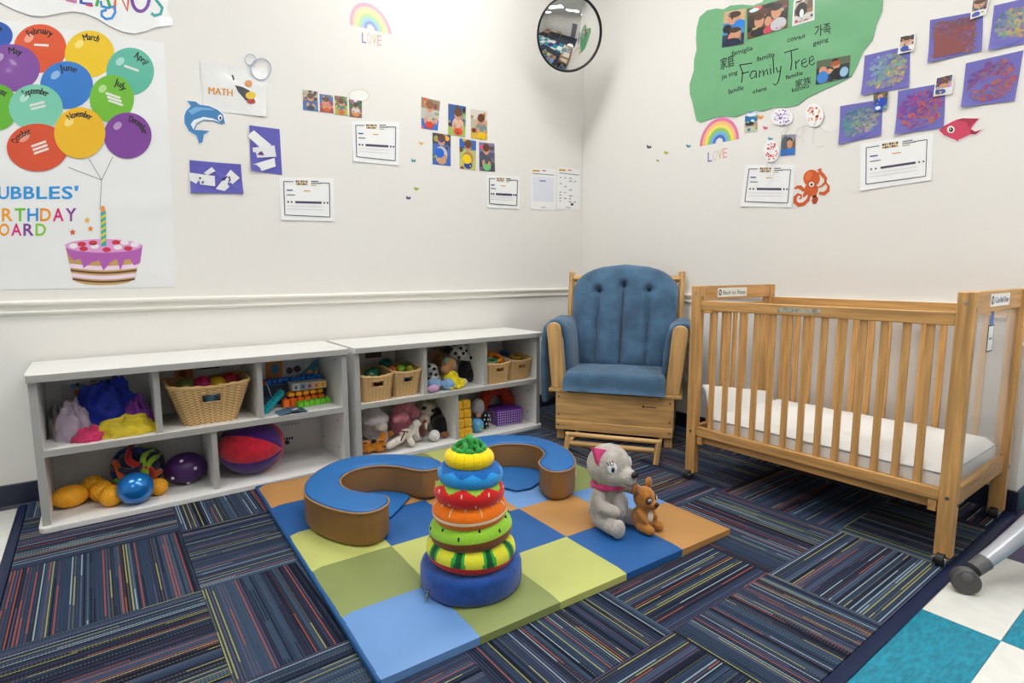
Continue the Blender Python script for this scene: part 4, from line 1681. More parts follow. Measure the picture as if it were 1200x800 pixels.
# a tub at the back carries the blue trains
t = thing('toy_tub', 'dark translucent tub of small toys behind the teal train', 'tub', (0.765, 3.02, ZM))
MB().ab((0.612, 2.975, ZM), (0.950, 3.070, ZM+0.106)).build('body', mat('tub_grey', (50, 66, 86), 0.4), t, bevel=0.006)
MB().ab((0.608, 2.970, ZM+0.100), (0.954, 3.073, ZM+0.1085)).build('rim', mat('tub_rim', (50, 90, 140), 0.4), t, bevel=0.002)
train('royal blue block train below the orange card', (0.628, 2.992, ZM+0.109), (0.765, 2.992, ZM+0.109), 6, (0.024, 0.036, 0.020), (14, 110, 206))
train('royal blue block train below the sail board', (0.800, 2.992, ZM+0.109), (0.936, 2.992, ZM+0.109), 6, (0.024, 0.036, 0.020), (16, 110, 210))
t = thing('sail_board', 'triangular teal puzzle board with orange diamond', 'puzzle board', (0.90, 3.03, ZM+0.109))
b = MB()
tri = [(0.835, ZM+0.109), (0.948, ZM+0.109), (0.946, ZM+0.212)]
MX = Matrix(((1, 0, 0, 0), (0, 0, -1, 0), (0, 1, 0, 0), (0, 0, 0, 1)))
b.prism(tri, -3.036, -3.026, M=MX)
b.build('board', plastic((30, 116, 136), 0.5), t, bevel=0.002)
b = MB().prism([(0.880, ZM+0.140), (0.902, ZM+0.156), (0.922, ZM+0.142), (0.902, ZM+0.130)], -3.026, -3.024, M=MX)
b.build('diamond', plastic((216, 150, 90), 0.5), t, smooth=False)
b = MB().prism([(0.924, ZM+0.128), (0.946, ZM+0.128), (0.944, ZM+0.165)], -3.026, -3.024, M=MX)
b.build('corner_inlay', plastic((214, 176, 40), 0.5), t, smooth=False)
bk = MB()
vs = []
for k in range(2):
    bk.box((0, 0, 0), (0.075, 0.09, 0.004), S((86, 116, 140) if k == 0 else (60, 84, 104)), M=Matrix.Translation((0.700+0.055*k, 2.765, ZM+0.0095)) @ Matrix.Rotation((-1, 1)[k]*0.16, 4, 'Y'))
bk.box((0, 0, 0), (0.055, 0.012, 0.003), S(206, 210, 214), M=Matrix.Translation((0.745, 2.755, ZM+0.0145)) @ Matrix.Rotation(0.16, 4, 'Y') @ Matrix.Rotation(0.9, 4, 'Z'))
tag(bk.build('cloth_book', TOYP, smooth=False), 'small blue grey cloth book lying open at the shelf edge', 'book')
t = thing('wire_toy', 'little looped white wire toy with orange bead', 'toy', (0.64, 2.95, ZM))
MB().tube([(0.630+0.055*k/12, 2.955, ZM+0.05+0.075*math.sin(PI*k/12)) for k in range(13)], 0.003, 6).build('wire', plastic((190, 205, 220)), t)
MB().ell((0.655, 2.955, ZM+0.122), 0.011).build('bead', plastic((220, 90, 36)), t)
MB().ab((0.622, 2.945, ZM), (0.694, 2.965, ZM+0.052)).build('stand', plastic((30, 60, 96)), t, bevel=0.003)

# ------------------------------------------------------------------ second shelf
basket((1.160, 2.850, ZM), (0.182, 0.255), (0.160, 0.215), 0.138, 'wicker basket with green balls beside the first shelf', hw=0.030)
basket((1.338, 2.872, ZM), (0.172, 0.275), (0.135, 0.215), 0.142, 'wicker basket heaped with green and yellow toys near the plush dog', hw=0.026)
basket((1.940, 2.830, ZM), (0.176, 0.220), (0.150, 0.180), 0.128, 'small wicker basket of orange toys next to the divider', hw=0.028)
basket((2.124, 2.862, ZM), (0.172, 0.240), (0.150, 0.190), 0.128, 'small wicker basket of toys closest to the rocking chair', hw=0.026)
TB = [('pale tan toy ball in the leftmost small basket', 1.095, 2.86, 0.452, 0.032, (170, 150, 110)), ('dark green toy ball at the front of the leftmost small basket', 1.155, 2.815, 0.452, 0.036, (14, 84, 62)), ('dark green toy ball at the back of the leftmost small basket', 1.205, 2.88, 0.452, 0.034, (20, 96, 66)),
      ('deep teal toy ball at the back of the heaped basket', 1.300, 2.940, 0.475, 0.042, (8, 92, 84)), ('orange toy ball in the heaped basket', 1.305, 2.860, 0.462, 0.024, (214, 104, 44)), ('lime toy ball in the heaped basket', 1.345, 2.845, 0.463, 0.026, (150, 180, 40)), ('green toy ball in the heaped basket', 1.378, 2.870, 0.464, 0.030, (26, 116, 50)), ('yellow green toy ball at the edge of the heaped basket', 1.395, 2.830, 0.460, 0.022, (190, 196, 44)),
      ('dark red toy ball low in the leftmost small basket', 1.175, 2.775, 0.425, 0.026, (110, 30, 40)), ('blue toy ball low in the heaped basket', 1.345, 2.795, 0.425, 0.028, (40, 70, 150))]
for lab, x, y, z, r, c in TB:
    ball('toy_ball', lab, (x, y, z), r, plastic(c), group='toy balls in the small baskets')


def ring_toy(label, c, r, rr, col, tilt):
    m = Matrix.Translation(c) @ Matrix.Rotation(tilt, 4, 'X')
    b = MB().tube([m @ Vector((r*math.cos(a), r*math.sin(a), 0)) for a in [k*2*PI/24 for k in range(24)]], rr, 8, closed=True)
    return tag(b.build('toy_ring', plastic(col), ang=1.5), label, 'toy ring', 'plastic rings in the small baskets')


ring_toy('orange plastic ring at the back of the divider basket', (1.925, 2.870, 0.478), 0.050, 0.013, (226, 112, 22), 0.9)
ring_toy('amber plastic ring leaning out of the divider basket', (1.985, 2.840, 0.470), 0.040, 0.013, (240, 140, 24), 0.5)
ring_toy('green plastic ring at the front of the divider basket', (1.925, 2.790, 0.462), 0.030, 0.010, (60, 130, 90), 0.3)
ring_toy('blue plastic ring in the basket by the rocking chair', (2.105, 2.890, 0.468), 0.036, 0.012, (30, 96, 160), 0.6)
ring_toy('dark yellow ring in the basket by the rocking chair', (2.155, 2.850, 0.462), 0.030, 0.011, (170, 130, 30), 0.3)
ball('toy_ball', 'orange toy ball low inside the divider basket', (1.945, 2.775, 0.418), 0.028, plastic((220, 130, 30)), group='toy balls in the small baskets')
ball('toy_ball', 'orange toy ball low inside the basket by the rocking chair', (2.130, 2.795, 0.418), 0.028, plastic((210, 110, 40)), group='toy balls in the small baskets')


def plushie(label, base, parts, cat='plush toy', name='plush_toy', group='plush toys on the shelf', floor=None):
    """parts: (part name, colour, [(seen x, seen y, depth y, radius)...] or limbs)"""
    t = thing(name, label, cat, base, group)
    for pn, c, items, *opt in parts:
        b = MB()
        for it in items:
            if len(it) == 4:
                p = ony(it[0], it[1], it[2])
                r = it[3] if isinstance(it[3], tuple) else (it[3],)*3
                z = p.z if floor is None else max(p.z, floor+r[2]*0.97)
                b.ell((p.x, p.y, z), r, 16, 10)
            else:
                p, q = ony(it[0], it[1], it[2]), ony(it[3], it[4], it[5])
                if floor is not None:
                    p.z, q.z = max(p.z, floor+it[6]), max(q.z, floor+it[6])
                b.cap(p, q, it[6], it[6]*0.9)
        big = opt and opt[0] == 'r'
        b.build(pn, plush(c), t, remesh=0.005 if big else 0.0, ang=1.5)
    return t


FU = ZM+0.001
WHT, BLK = (226, 224, 220), (18, 17, 20)
spots = lambda l: [(x, y, d, (0.011, 0.008, 0.010)) for x, y, d in l]
plushie('black and white spotted plush dog leaning in the top corner', ony(545, 450, 2.93), [
    ('body', WHT, [(537, 411, 2.92, (0.062, 0.060, 0.050)), (545, 418, 2.90, (0.040, 0.04, 0.035)), (541, 425, 2.97, (0.06, 0.05, 0.08)), (541, 445, 2.97, (0.065, 0.06, 0.075))], 'r'),
    ('ear', BLK, [(524, 410, 2.90, (0.030, 0.020, 0.028))]),
    ('coat_patch', BLK, [(545, 438, 2.89, (0.048, 0.035, 0.075)), (551, 446, 2.87, (0.034, 0.03, 0.045))]),
    ('nose', BLK, [(552, 419, 2.865, 0.011)]),
    ('spot', BLK, spots([(533, 404, 2.86), (540, 408, 2.86), (534, 414, 2.855), (543, 414, 2.86), (529, 409, 2.87), (538, 419, 2.86), (546, 411, 2.87)])),
    ('paw', WHT, [(543, 447, 2.80, (0.022, 0.03, 0.02))])], floor=FU)
plushie('black and white spotted plush puppy behind the blue elephant', ony(505, 440, 2.88), [
    ('body', WHT, [(506, 436, 2.88, (0.038, 0.05, 0.055)), (510, 444, 2.85, (0.040, 0.04, 0.03))], 'r'),
    ('spot', BLK, spots([(503, 429, 2.838), (509, 432, 2.832), (505, 438, 2.83), (511, 439, 2.826), (503, 444, 2.835), (513, 444, 2.82)]))], floor=FU)
plushie('brown plush head peeking out behind the doll', ony(514, 430, 2.97), [
    ('body', (130, 92, 52), [(514, 417, 2.97, (0.058, 0.05, 0.050)), (514, 440, 2.99, (0.05, 0.045, 0.09))], 'r'),
    ('muzzle', (156, 116, 70), [(518, 422, 2.92, (0.025, 0.02, 0.02))])], floor=FU)
plushie('tan faced cloth doll in a bright yellow dress', ony(533, 455, 2.80), [
    ('head', (176, 126, 78), [(526, 427, 2.80, (0.046, 0.042, 0.044)), (522, 433, 2.78, (0.028, 0.03, 0.024))], 'r'),
    ('dress', (236, 216, 20), [(528, 442, 2.79, (0.050, 0.040, 0.042)), (533, 449, 2.765, (0.056, 0.036, 0.034)), (540, 450, 2.76, (0.03, 0.03, 0.03))], 'r'),
    ('leg', (238, 222, 30), [(534, 448, 2.76, 529, 456, 2.735, 0.013)]),
    ('leg', (238, 222, 30), [(538, 448, 2.76, 537, 454, 2.735, 0.013)]),
    ('hair_bow', (60, 140, 120), [(523, 422, 2.755, (0.010, 0.008, 0.018))])], cat='doll', name='cloth_doll', floor=FU)
plushie('pale blue plush elephant lying on its side', ony(515, 458, 2.76), [
    ('body', (134, 172, 214), [(508, 451, 2.775, (0.040, 0.045, 0.038)), (525, 452, 2.760, (0.036, 0.036, 0.034)), (529, 450, 2.740, (0.022, 0.022, 0.022)), (515, 447, 2.77, 526, 458, 2.74, 0.014)], 'r'),
    ('ear', (206, 160, 200), [(508, 455, 2.730, (0.038, 0.010, 0.020))])], floor=FU)

FL_ = ZL+0.001
plushie('pale lilac plush toy with whitish hood at the far left', ony(440, 510, 2.90), [
    ('body', (206, 200, 206), [(438, 500, 2.92, (0.070, 0.06, 0.075)), (444, 512, 2.90, (0.06, 0.05, 0.05))], 'r'),
    ('hat', (222, 214, 222), [(440, 491, 2.88, (0.078, 0.065, 0.042)), (437, 486, 2.90, (0.055, 0.05, 0.045))], 'r'),
    ('face', (216, 206, 200), [(447, 500, 2.835, (0.036, 0.025, 0.03))])], floor=FL_)
plushie('pink plush animal lying across the top of the pile', ony(472, 495, 2.93), [
    ('body', (228, 138, 160), [(474, 479, 2.96, (0.080, 0.055, 0.040)), (469, 489, 2.87, (0.052, 0.045, 0.036)), (485, 483, 2.92, (0.035, 0.04, 0.04)), (470, 505, 2.98, (0.07, 0.06, 0.10))], 'r'),
    ('snout', (226, 140, 158), [(464, 492, 2.83, (0.020, 0.012, 0.017))])], floor=FL_)
plushie('cream plush animal with dark eye patches and red nose', ony(500, 500, 2.93), [
    ('body', (206, 192, 176), [(500, 480, 2.92, (0.050, 0.05, 0.046)), (497, 492, 2.89, (0.036, 0.036, 0.034)), (502, 505, 2.98, (0.06, 0.06, 0.10))], 'r'),
    ('eye_patch', (40, 24, 40), [(497, 478, 2.868, (0.017, 0.008, 0.011)), (508, 481, 2.872, (0.017, 0.008, 0.011))]),
    ('nose', (150, 40, 40), [(498, 494, 2.852, (0.011, 0.007, 0.010))]),
    ('horn', (150, 120, 84), [(503, 473, 2.93, (0.012, 0.012, 0.024)), (492, 474, 2.93, (0.012, 0.012, 0.024))])], floor=FL_)
plushie('shaggy black plush animal against the divider', ony(515, 515, 2.92), [
    ('body', (20, 19, 22), [(513, 490, 2.93, (0.055, 0.06, 0.070)), (517, 502, 2.88, (0.060, 0.055, 0.060)), (523, 506, 2.86, (0.035, 0.04, 0.04))], 'r'),
    ('foot', (140, 84, 50), [(521, 513, 2.80, (0.026, 0.026, 0.018))])], floor=FL_)
plushie('white plush horse with brown saddle and bridle', ony(480, 520, 2.80), [
    ('body', (222, 214, 204), [(487, 506, 2.83, (0.050, 0.05, 0.055)), (476, 508, 2.79, (0.040, 0.035, 0.030)), (488, 500, 2.82, (0.03, 0.03, 0.045)), (470, 514, 2.76, 456, 522, 2.745, 0.022), (480, 515, 2.77, 483, 520, 2.745, 0.020)], 'r'),
    ('saddle', (96, 54, 40), [(495, 505, 2.79, (0.028, 0.025, 0.038))]),
    ('bridle', (120, 44, 40), [(467, 505, 2.752, 478, 506, 2.748, 0.004), (474, 506, 2.750, 470, 516, 2.733, 0.004)]),
    ('stripe', (214, 204, 190), [(499, 499, 2.775, (0.008, 0.01, 0.022))])], floor=FL_)
plushie('orange plush animal with dark nose lying at the shelf edge', ony(440, 530, 2.79), [
    ('body', (204, 124, 26), [(430, 523, 2.80, (0.038, 0.05, 0.034)), (444, 522, 2.79, (0.046, 0.045, 0.036)), (449, 512, 2.81, (0.022, 0.02, 0.03)), (458, 508, 2.86, (0.018, 0.018, 0.022))], 'r'),
    ('nose', BLK, [(438, 517, 2.745, (0.016, 0.010, 0.012))]),
    ('stripe', (60, 36, 16), [(447, 517, 2.748, (0.014, 0.006, 0.004)), (450, 523, 2.745, (0.014, 0.005, 0.004)), (428, 519, 2.755, (0.012, 0.005, 0.004))])], floor=FL_)
p = ony(509, 516, 2.775)
ball('soft_ball', 'plain white soft ball at the foot of the plush pile', (p.x, p.y, FL_+0.033), 0.033, plush((224, 222, 222)))

# soft yellow blocks in a tower with a green one on top
gy = ['bottom', 'second', 'third', 'top']
for k in range(4):
    for j in range(2):
        x = 1.668+0.054*j
        y = 2.755+0.006*k
        z = ZL+0.0005+k*0.0545
        b = MB().box((x, y, z+0.027), (0.052, 0.052, 0.0535))
        tag(b.build('soft_block', plush((232, 176, 20)), bevel=0.010, seg=3), 'yellow soft block, %s of the %s column' % (gy[k], ('divider side', 'plush side')[j]), 'block', 'yellow soft blocks in a tower')
b = MB().box((1.668, 2.785, ZL+0.2185+0.0195), (0.05, 0.05, 0.037))
tag(b.build('soft_block', plush((30, 130, 50)), bevel=0.010, seg=3), 'single green soft block on top of the yellow tower', 'block')
plushie('grey rounded plush toy with pinkish face by the yellow tower', ony(560, 500, 2.83), [
    ('body', (176, 170, 172), [(560, 487, 2.84, (0.044, 0.04, 0.055)), (561, 478, 2.85, (0.034, 0.034, 0.026))], 'r'),
    ('face', (206, 150, 130), [(561, 490, 2.792, (0.018, 0.010, 0.015))])], floor=FL_+0.085)
p = ony(559, 503, 2.79)
t = thing('globe_toy', 'blue and green globe toy under the grey plush', 'toy', (p.x, p.y, FL_))
MB().ell((p.x, p.y, FL_+0.042), 0.042, 24, 14).build('ball', plastic((86, 160, 214)), t)
for dx, dz in ((-0.012, 0.010), (0.014, -0.006), (0.0, -0.022)):
    MB().ell((p.x+dx, p.y-0.037, FL_+0.042+dz), (0.010, 0.006, 0.008), 10, 6).build('land_patch', plastic((120, 190, 110)), t)
p = ony(569, 492, 2.815)
t = thing('dotted_cushion', 'black cushion toy with white polka dots', 'cushion', (p.x, p.y, FL_))
MB().ell((p.x, p.y, p.z), (0.034, 0.024, 0.058), 20, 14).build('cushion', plush((18, 18, 22)), t)
MB().ell((p.x, p.y, FL_+0.018), (0.025, 0.02, 0.018), 12, 8).build('foot', plush((18, 18, 22)), t)
for dx, dz in ((-0.012, 0.035), (0.012, 0.030), (-0.020, 0.010), (0.004, 0.008), (0.022, 0.002), (-0.008, -0.018), (0.014, -0.022), (-0.002, -0.042)):
    yy = 0.0235*math.sqrt(max(0.05, 1-(dx/0.034)**2-(dz/0.058)**2))
    MB().ell((p.x+dx, p.y-yy, p.z+dz), (0.0062, 0.003, 0.0062), 10, 6).build('dot', plush((235, 235, 235)), t)
# red arch tunnel
p = ony(583, 480, 2.93)
t = thing('arch_toy', 'red orange bristly arch toy behind the purple box', 'toy', (p.x, 2.93, FL_))
b = MB()
pts = []
for k in range(19):
    a = PI*k/18
    pts.append((p.x+0.115*math.cos(a), 2.96, FL_+0.040+0.165*math.sin(a)))
b.tube(pts, 0.044, 12)
b.build('arch', mat('red_bristle', (192, 62, 26), 0.85, var=0.5, vscale=60, bump=0.9, bscale=90), t)
# purple patterned box
a = (2.000, 2.790)
t = thing('gift_box', 'purple cardboard box with small white squares', 'box', (2.09, 2.86, FL_))
Mz = Matrix.Translation((2.083, 2.878, FL_)) @ Matrix.Rotation(math.radians(-8), 4, 'Z')
W_, D_, H_ = 0.185, 0.150, 0.098
MB().box((0, 0, H_/2), (W_, D_, H_), M=Mz).build('body', plastic((92, 40, 138), 0.6), t, bevel=0.002)
MB().box((0, 0, H_-0.012), (W_+0.006, D_+0.006, 0.026), M=Mz).build('lid', plastic((98, 46, 146), 0.6), t, bevel=0.002)
b = MB()
for i in range(11):
    for j in range(6):
        b.box((-W_/2+0.012+0.0162*i, -D_/2-(0.0034 if j == 5 else 0.0006), 0.008+0.0155*j), (0.0075, 0.0016, 0.0075), S(206, 180, 226), M=Mz)
for i in range(9):
    for j in range(6):
        b.box((-W_/2-(0.0034 if j == 5 else 0.0006), -D_/2+0.012+0.0155*i, 0.008+0.0155*j), (0.0016, 0.0075, 0.0075), S(206, 180, 226), M=Mz)
b.build('printed_squares', TOYP, t, smooth=False)

# ------------------------------------------------------------------ left wall
def Z1(x, y, ox=0, oy=0, k=4.446):
    return (ox+x/k, oy+y/k)


def sub(parent, fl_, name, m):
    return fl_.build(name, m, parent, smooth=False)


# birthday poster
pc = wl(80, 339)
po = thing('birthday_poster', 'large glossy white birthday poster with coloured month balloons and a cake', 'poster', (pc.x, YW, pc.z))
f = Flat(wl)
f.sheet([(-90, 10), (-40, 17), (0, 23), (76, 34), (192, 50.5), (198, 150), (206.5, 336), (100, 337.5), (0, 339.5), (-100, 341)], (236, 236, 236), 0.002)
sub(po, f, 'sheet', LAMI)
BAL = [('January', -6, 42, 21, 17, (40, 90, 180)), ('February', 47, 57, 31, 28.5, (222, 84, 40)), ('March', 105, 63.5, 29, 27.5, (236, 196, 14)), ('April', 152.5, 84, 28, 28, (90, 182, 158)),
       ('May', 13, 80, 34, 28, (130, 74, 158)), ('June', 78, 100, 31, 28, (44, 120, 200)), ('July', 131, 116, 26, 28, (110, 184, 46)), ('August', -2, 126, 23, 27, (96, 176, 40)),
       ('September', 42, 126, 31.5, 27, (120, 200, 172)), ('October', 44, 173, 36, 28, (216, 78, 40)), ('December', 149.5, 159, 28, 27, (124, 60, 150)), ('November', 93.5, 156, 30, 30, (236, 184, 20))]
for k, (mo, cx, cy, rx, ry, c) in enumerate(BAL):
    f = Flat(wl, 0.0022+0.0003*k)
    f.ov(cx, cy, rx, ry, c, 0, n=36)
    lc = tuple(min(255, int(v*0.55+255*0.45)) for v in c)
    f.ov(cx-rx*0.42, cy-ry*0.42, rx*0.20, ry*0.15, lc, 0.3, rot=-0.7)
    h = 8.2
    s0, s1 = -0.66, 0.66
    if mo == 'April':
        s0, s1 = 0.25, 1.1
    if mo == 'July':
        s0, s1 = 0.2, 1.0
    if mo == 'December':
        s0, s1 = 0.1, 1.45
    if mo == 'October':
        s0, s1 = -1.3, -0.3
    if mo in ('March', 'June'):
        s0, s1 = -0.35, 0.55
    if mo == 'May':
        s0, s1 = -0.1, 0.5

    def arc(u, v, cx=cx, cy=cy, rx=rx, ry=ry, s0=s0, s1=s1, h=h):
        a = s0+(s1-s0)*u
        rr = (rx-h-3+h*v, ry-h-3+h*v)
        return (cx+rr[0]*math.sin(a), cy-rr[1]*math.cos(a))
    for sh_ in (-0.35, 0.0, 0.35):
        f.text(mo, None, None, h, (20, 16, 20), 0.4+0.1*sh_, 0.0, fn=lambda u, v: (arc(u, v)[0]+sh_, arc(u, v)[1]+0.3*sh_))
    if mo in ('February', 'April', 'July', 'September', 'October'):
        n = {'July': 3, 'October': 3, 'September': 2}.get(mo, 1)
        for q in range(n):
            sl_ = {'October': -0.35, 'September': -0.25}.get(mo, 0.35 if mo != 'February' else 0.06)
            x0, y0 = cx-7+q*1.5, cy-4+q*4.2
            f.line([(x0, y0-sl_*8), (x0+17, y0+sl_*9)], 2.6, (226, 222, 216), 0.4)
    sub(po, f, 'balloon_print', LAMI)
f = Flat(wl, 0.0022)
for x0, y0 in ((80, 196), (104, 186), (132, 184)):
    f.line([(x0, y0), (119, 211)], 0.6, (90, 90, 96), 1)
f.line([(119, 211), (117, 246)], 0.6, (90, 90, 96), 1)
sub(po, f, 'balloon_strings', LAMI)
for w_, x0, y0, adv, h, cols in (("BUBBLES'", -17, 233, 14.9, 15, [(22, 150, 222)]*8), ('BIRTHDAY', -27.5, 259, 14.9, 15.5, [(230, 40, 80), (60, 170, 220), (240, 160, 20), (110, 190, 50), (30, 140, 214), (240, 150, 20), (220, 30, 120), (140, 60, 150)]), ('BOARD', -15.5, 276, 14.3, 14.5, [(120, 60, 150), (240, 150, 20), (220, 30, 120), (130, 60, 150), (130, 200, 50)])):
    for k, chh in enumerate(w_):
        f = Flat(wl, 0.0022)
        wd = adv*0.86 if chh not in "I'" else adv*0.3
        xo = x0+k*adv
        f.text(chh, (xo, y0), (xo+wd, y0-0.3), h, cols[k], 1, 0.02)
        sub(po, f, 'letter_print', LAMI)
f = Flat(wl, 0.0022)
cxk = 121
f.poly([(77, 290), (166, 290), (158, 327), (150, 331), (135, 333.5), (115, 334), (100, 333), (89, 330), (85, 326)], (200, 160, 96), 1)
for y0, hh, c in ((311, 5, (236, 214, 234)), (316.5, 2, (84, 52, 40)), (322, 4.5, (236, 214, 234)), (327, 2, (84, 52, 40))):
    sh = (y0-290)*0.22
    pts = [(77+sh+(89-2*sh)*u, y0+3.2*math.sin(PI*u)) for u in [q/12 for q in range(13)]]
    f.line(pts, hh, c, 1.5)
f.poly([(76, 287), (167, 287), (164, 308), (157, 311), (152, 303), (146, 304), (141, 317), (137, 303), (131, 306), (121, 317), (116, 305), (108, 307), (98, 314), (94, 303), (86, 305), (81, 300)], (180, 92, 176), 2)
f.ov(cxk, 288, 45, 8, (222, 160, 212), 2.5, n=30)
for x, y in ((96, 286), (98, 291.5), (125, 292.5), (150, 291), (109, 284.5), (136, 284)):
    f.ov(x, y, 5, 2.8, (206, 40, 66), 3)
for x, y in ((86, 288), (111, 288.5), (138, 289.5), (158, 286.5), (146, 284)):
    f.ov(x, y, 5, 3, (240, 232, 238), 3)
f.poly([(118, 248), (124, 247.5), (124.5, 288), (118.5, 288.5)], (40, 170, 176), 3.5)
for k in range(5):
    f.poly([(118, 254+k*7), (124, 250+k*7), (124.2, 253.5+k*7), (118.2, 257.5+k*7)], (216, 206, 60), 4)
f.ov(120.5, 245, 2.2, 4, (240, 140, 30), 3.6)
for x, y, c in ((102, 258, (240, 180, 40)), (85, 272, (222, 90, 60)), (106, 268, (240, 150, 40))):
    f.poly([(x+(4 if q % 2 == 0 else 1.8)*math.sin(q*PI/5), y-(4 if q % 2 == 0 else 1.8)*math.cos(q*PI/5)) for q in range(10)], c, 2)
sub(po, f, 'cake_print', LAMI)

# banner along the top
bn = thing('paper_banner', 'wavy white laminated banner with hand drawn coloured capital letters', 'banner', tuple(wl(150, 39)))
f = Flat(wl)
f.sheet([(-80, -30), (-70, 0), (-40, 6), (0, 3.5), (17.5, 12), (35, 18.4), (51, 19.6), (66.5, 16.6), (84, 13.6), (98, 15.4), (114, 22), (129.5, 31.5), (145, 38), (157.5, 39.7), (171.5, 36.7), (182, 32.4), (201, 30), (202, 23), (196, 12), (198, -4), (190, -40), (120, -60), (0, -50)], (238, 238, 238), 0.006)
sub(bn, f, 'sheet', LAMI)
f = Flat(wl, 0.0062)
f.line([(134, 12), (137, -14), (149, 13), (152, -16)], 4.2, (230, 104, 40), 1)
f.line([(164.5+10*math.sin(q*PI/9), -1-15*math.cos(q*PI/9)) for q in range(18)], 4, (116, 60, 160), 1, closed=True)
f.line([(190, -16), (182, -14), (178, -6), (184, 2), (190, 10), (188, 17), (181, 19), (177, 16)], 3.6, (40, 160, 160), 1)
f.line([(113, 8), (120, -18), (129, 9)], 4, (60, 170, 80), 1)
f.line([(116, -2), (126, -1)], 3, (60, 170, 80), 1)
f.line([(118, 2), (119, 8), (127, 10), (134, 8), (135, 15), (131, 22), (124, 23), (119, 19), (119, 14), (125, 12)], 3, (30, 140, 214), 1.3)
f.line([(95, -18), (95, 4), (108, 6)], 4, (40, 80, 180), 1)
f.line([(101, 6), (109, 7.5)], 3, (206, 60, 110), 1.3)
f.line([(78, -18), (79, 1), (90, 3)], 4, (196, 120, 170), 1)
f.line([(66, -14), (70, 0), (75, -12)], 3.4, (90, 180, 90), 1)
f.line([(50, -16), (52, -4), (60, -3)], 4, (40, 150, 210), 1)
f.line([(34, -20), (36, -5), (44, -5)], 4, (230, 104, 40), 1)
sub(bn, f, 'lettering', LAMI)


def rainbow(fn, foot_l, apex, foot_r, label, love, pale):
    t = thing('rainbow_decal', label, 'wall decal', tuple(fn(love[0][0], love[0][1], 0.0)), 'rainbow wall decals')
    f = Flat(fn)
    cx, cy = (foot_l[0]+foot_r[0])/2, (foot_l[1]+foot_r[1])/2
    cols = [(226, 120, 166), (244, 190, 130), (240, 222, 110), (150, 200, 100), (110, 180, 224), (80, 110, 190)]
    if pale:
        cols = [tuple(int(c*0.55+255*0.45*0.96) for c in q) for q in cols]
    for k, c in enumerate(cols):
        s0, s1 = 1-0.135*k, 1-0.135*(k+1)
        n = 22
        o, i_ = [], []
        for q in range(n+1):
            a = PI-PI*q/n
            ux, uy = (foot_r[0]-cx), (foot_r[1]-cy)
            vx, vy = apex[0]-cx, apex[1]-cy
            px, py = ux*math.cos(a)+vx*math.sin(a), uy*math.cos(a)+vy*math.sin(a)
            o.append((cx+px*s0, cy+py*s0))
            i_.append((cx+px*s1, cy+py*s1))
        for q in range(n):
            f.poly([o[q], o[q+1], i_[q+1], i_[q]], c, 1.5)
    sub(t, f, 'rainbow_arch', PAPER)
    lc = [(110, 100, 180), (226, 190, 200), (206, 186, 90), (232, 150, 160)]
    if pale:
        lc = [(130, 130, 180), (226, 196, 204), (206, 190, 120), (226, 166, 176)]
    for k, chh in enumerate('LOVE'):
        f = Flat(fn)
        x0 = love[0][0]+(love[1][0]-love[0][0])*k/4
        x1 = love[0][0]+(love[1][0]-love[0][0])*(k+0.86)/4
        y0 = love[0][1]+(love[1][1]-love[0][1])*k/4
        f.text(chh, (x0, y0), (x1, y0+(love[1][1]-love[0][1])*0.2), love[2], lc[k], 1.5, 0.0)
        sub(t, f, 'letter', PAPER)
    return t


rainbow(wl, (410.4, 29), (430, 3.5), (459, 40.5), 'faded pastel rainbow decal with LOVE high on the left wall', ((424, 50), (448, 54), 13), True)
rainbow(wr, (820, 171.5), (843.5, 138), (866, 163), 'bright rainbow decal with LOVE below the green family tree', ((829.5, 190), (853, 184), 12), False)

# MATH sheet in a plastic sleeve
t = thing('math_sheet', 'clear sleeved white sheet reading MATH in orange letters', 'sign', tuple(wl(275, 137)))
f = Flat(wl)
f.sheet([(234, 72), (313, 82), (311.5, 137), (239, 129)], (230, 230, 229), 0.002, (0.004, 0, 0.006, 0))
f.text('MATH', (244, 110), (272, 113), 8.5, (226, 150, 60), 5, 0.0)
f.text('MATH', (244.7, 110), (272.7, 113), 8.5, (226, 150, 60), 5.1, 0.0)
f.poly([(275, 100), (284, 102), (292, 106), (297, 113), (299, 121), (293, 122), (287, 117), (279, 108)], (60, 60, 66), 5)
f.ov(291, 98, 4.5, 4, (222, 150, 90), 5)
f.ov(293.5, 112, 6, 4.5, (224, 190, 40), 6)
f.ov(294, 119, 5, 3, (170, 50, 50), 6)
f.line([(272, 88), (274, 94)], 2, (70, 70, 76), 5)
sub(t, f, 'sheet', LAMI)


def wire_ring(fn, cx, cy, rx, ry, label, th=0.0012, c=(170, 182, 204)):
    b = MB()
    b.tube([fn(cx+rx*math.cos(a), cy+ry*math.sin(a), 0.008) for a in [k*2*PI/36 for k in range(36)]], th, 6, closed=True)
    return tag(b.build('paper_ring', plastic(c)), label, 'ring', 'small rings on the wall')


wire_ring(wl, 293, 70.5, 6.3, 6.5, 'small pale blue bubble ring above the MATH sheet', 0.0022)
wire_ring(wl, 305.5, 81.5, 11.7, 12.5, 'larger pale blue bubble ring overlapping the MATH sheet corner', 0.0026)
f = Flat(wl)
f.sheet([(420.5+12*math.cos(k*PI/10), 112+7.2*math.sin(k*PI/10)) for k in range(20)], (238, 238, 232), 0.0012)
f.line([(420.5+12*math.cos(k*PI/10), 112+7.2*math.sin(k*PI/10)) for k in range(20)], 0.9, (214, 206, 180), 3, closed=True)
tag(f.build('paper_bubble', PAPER, smooth=False), 'blank white oval paper above the row of four photos', 'paper cutout')

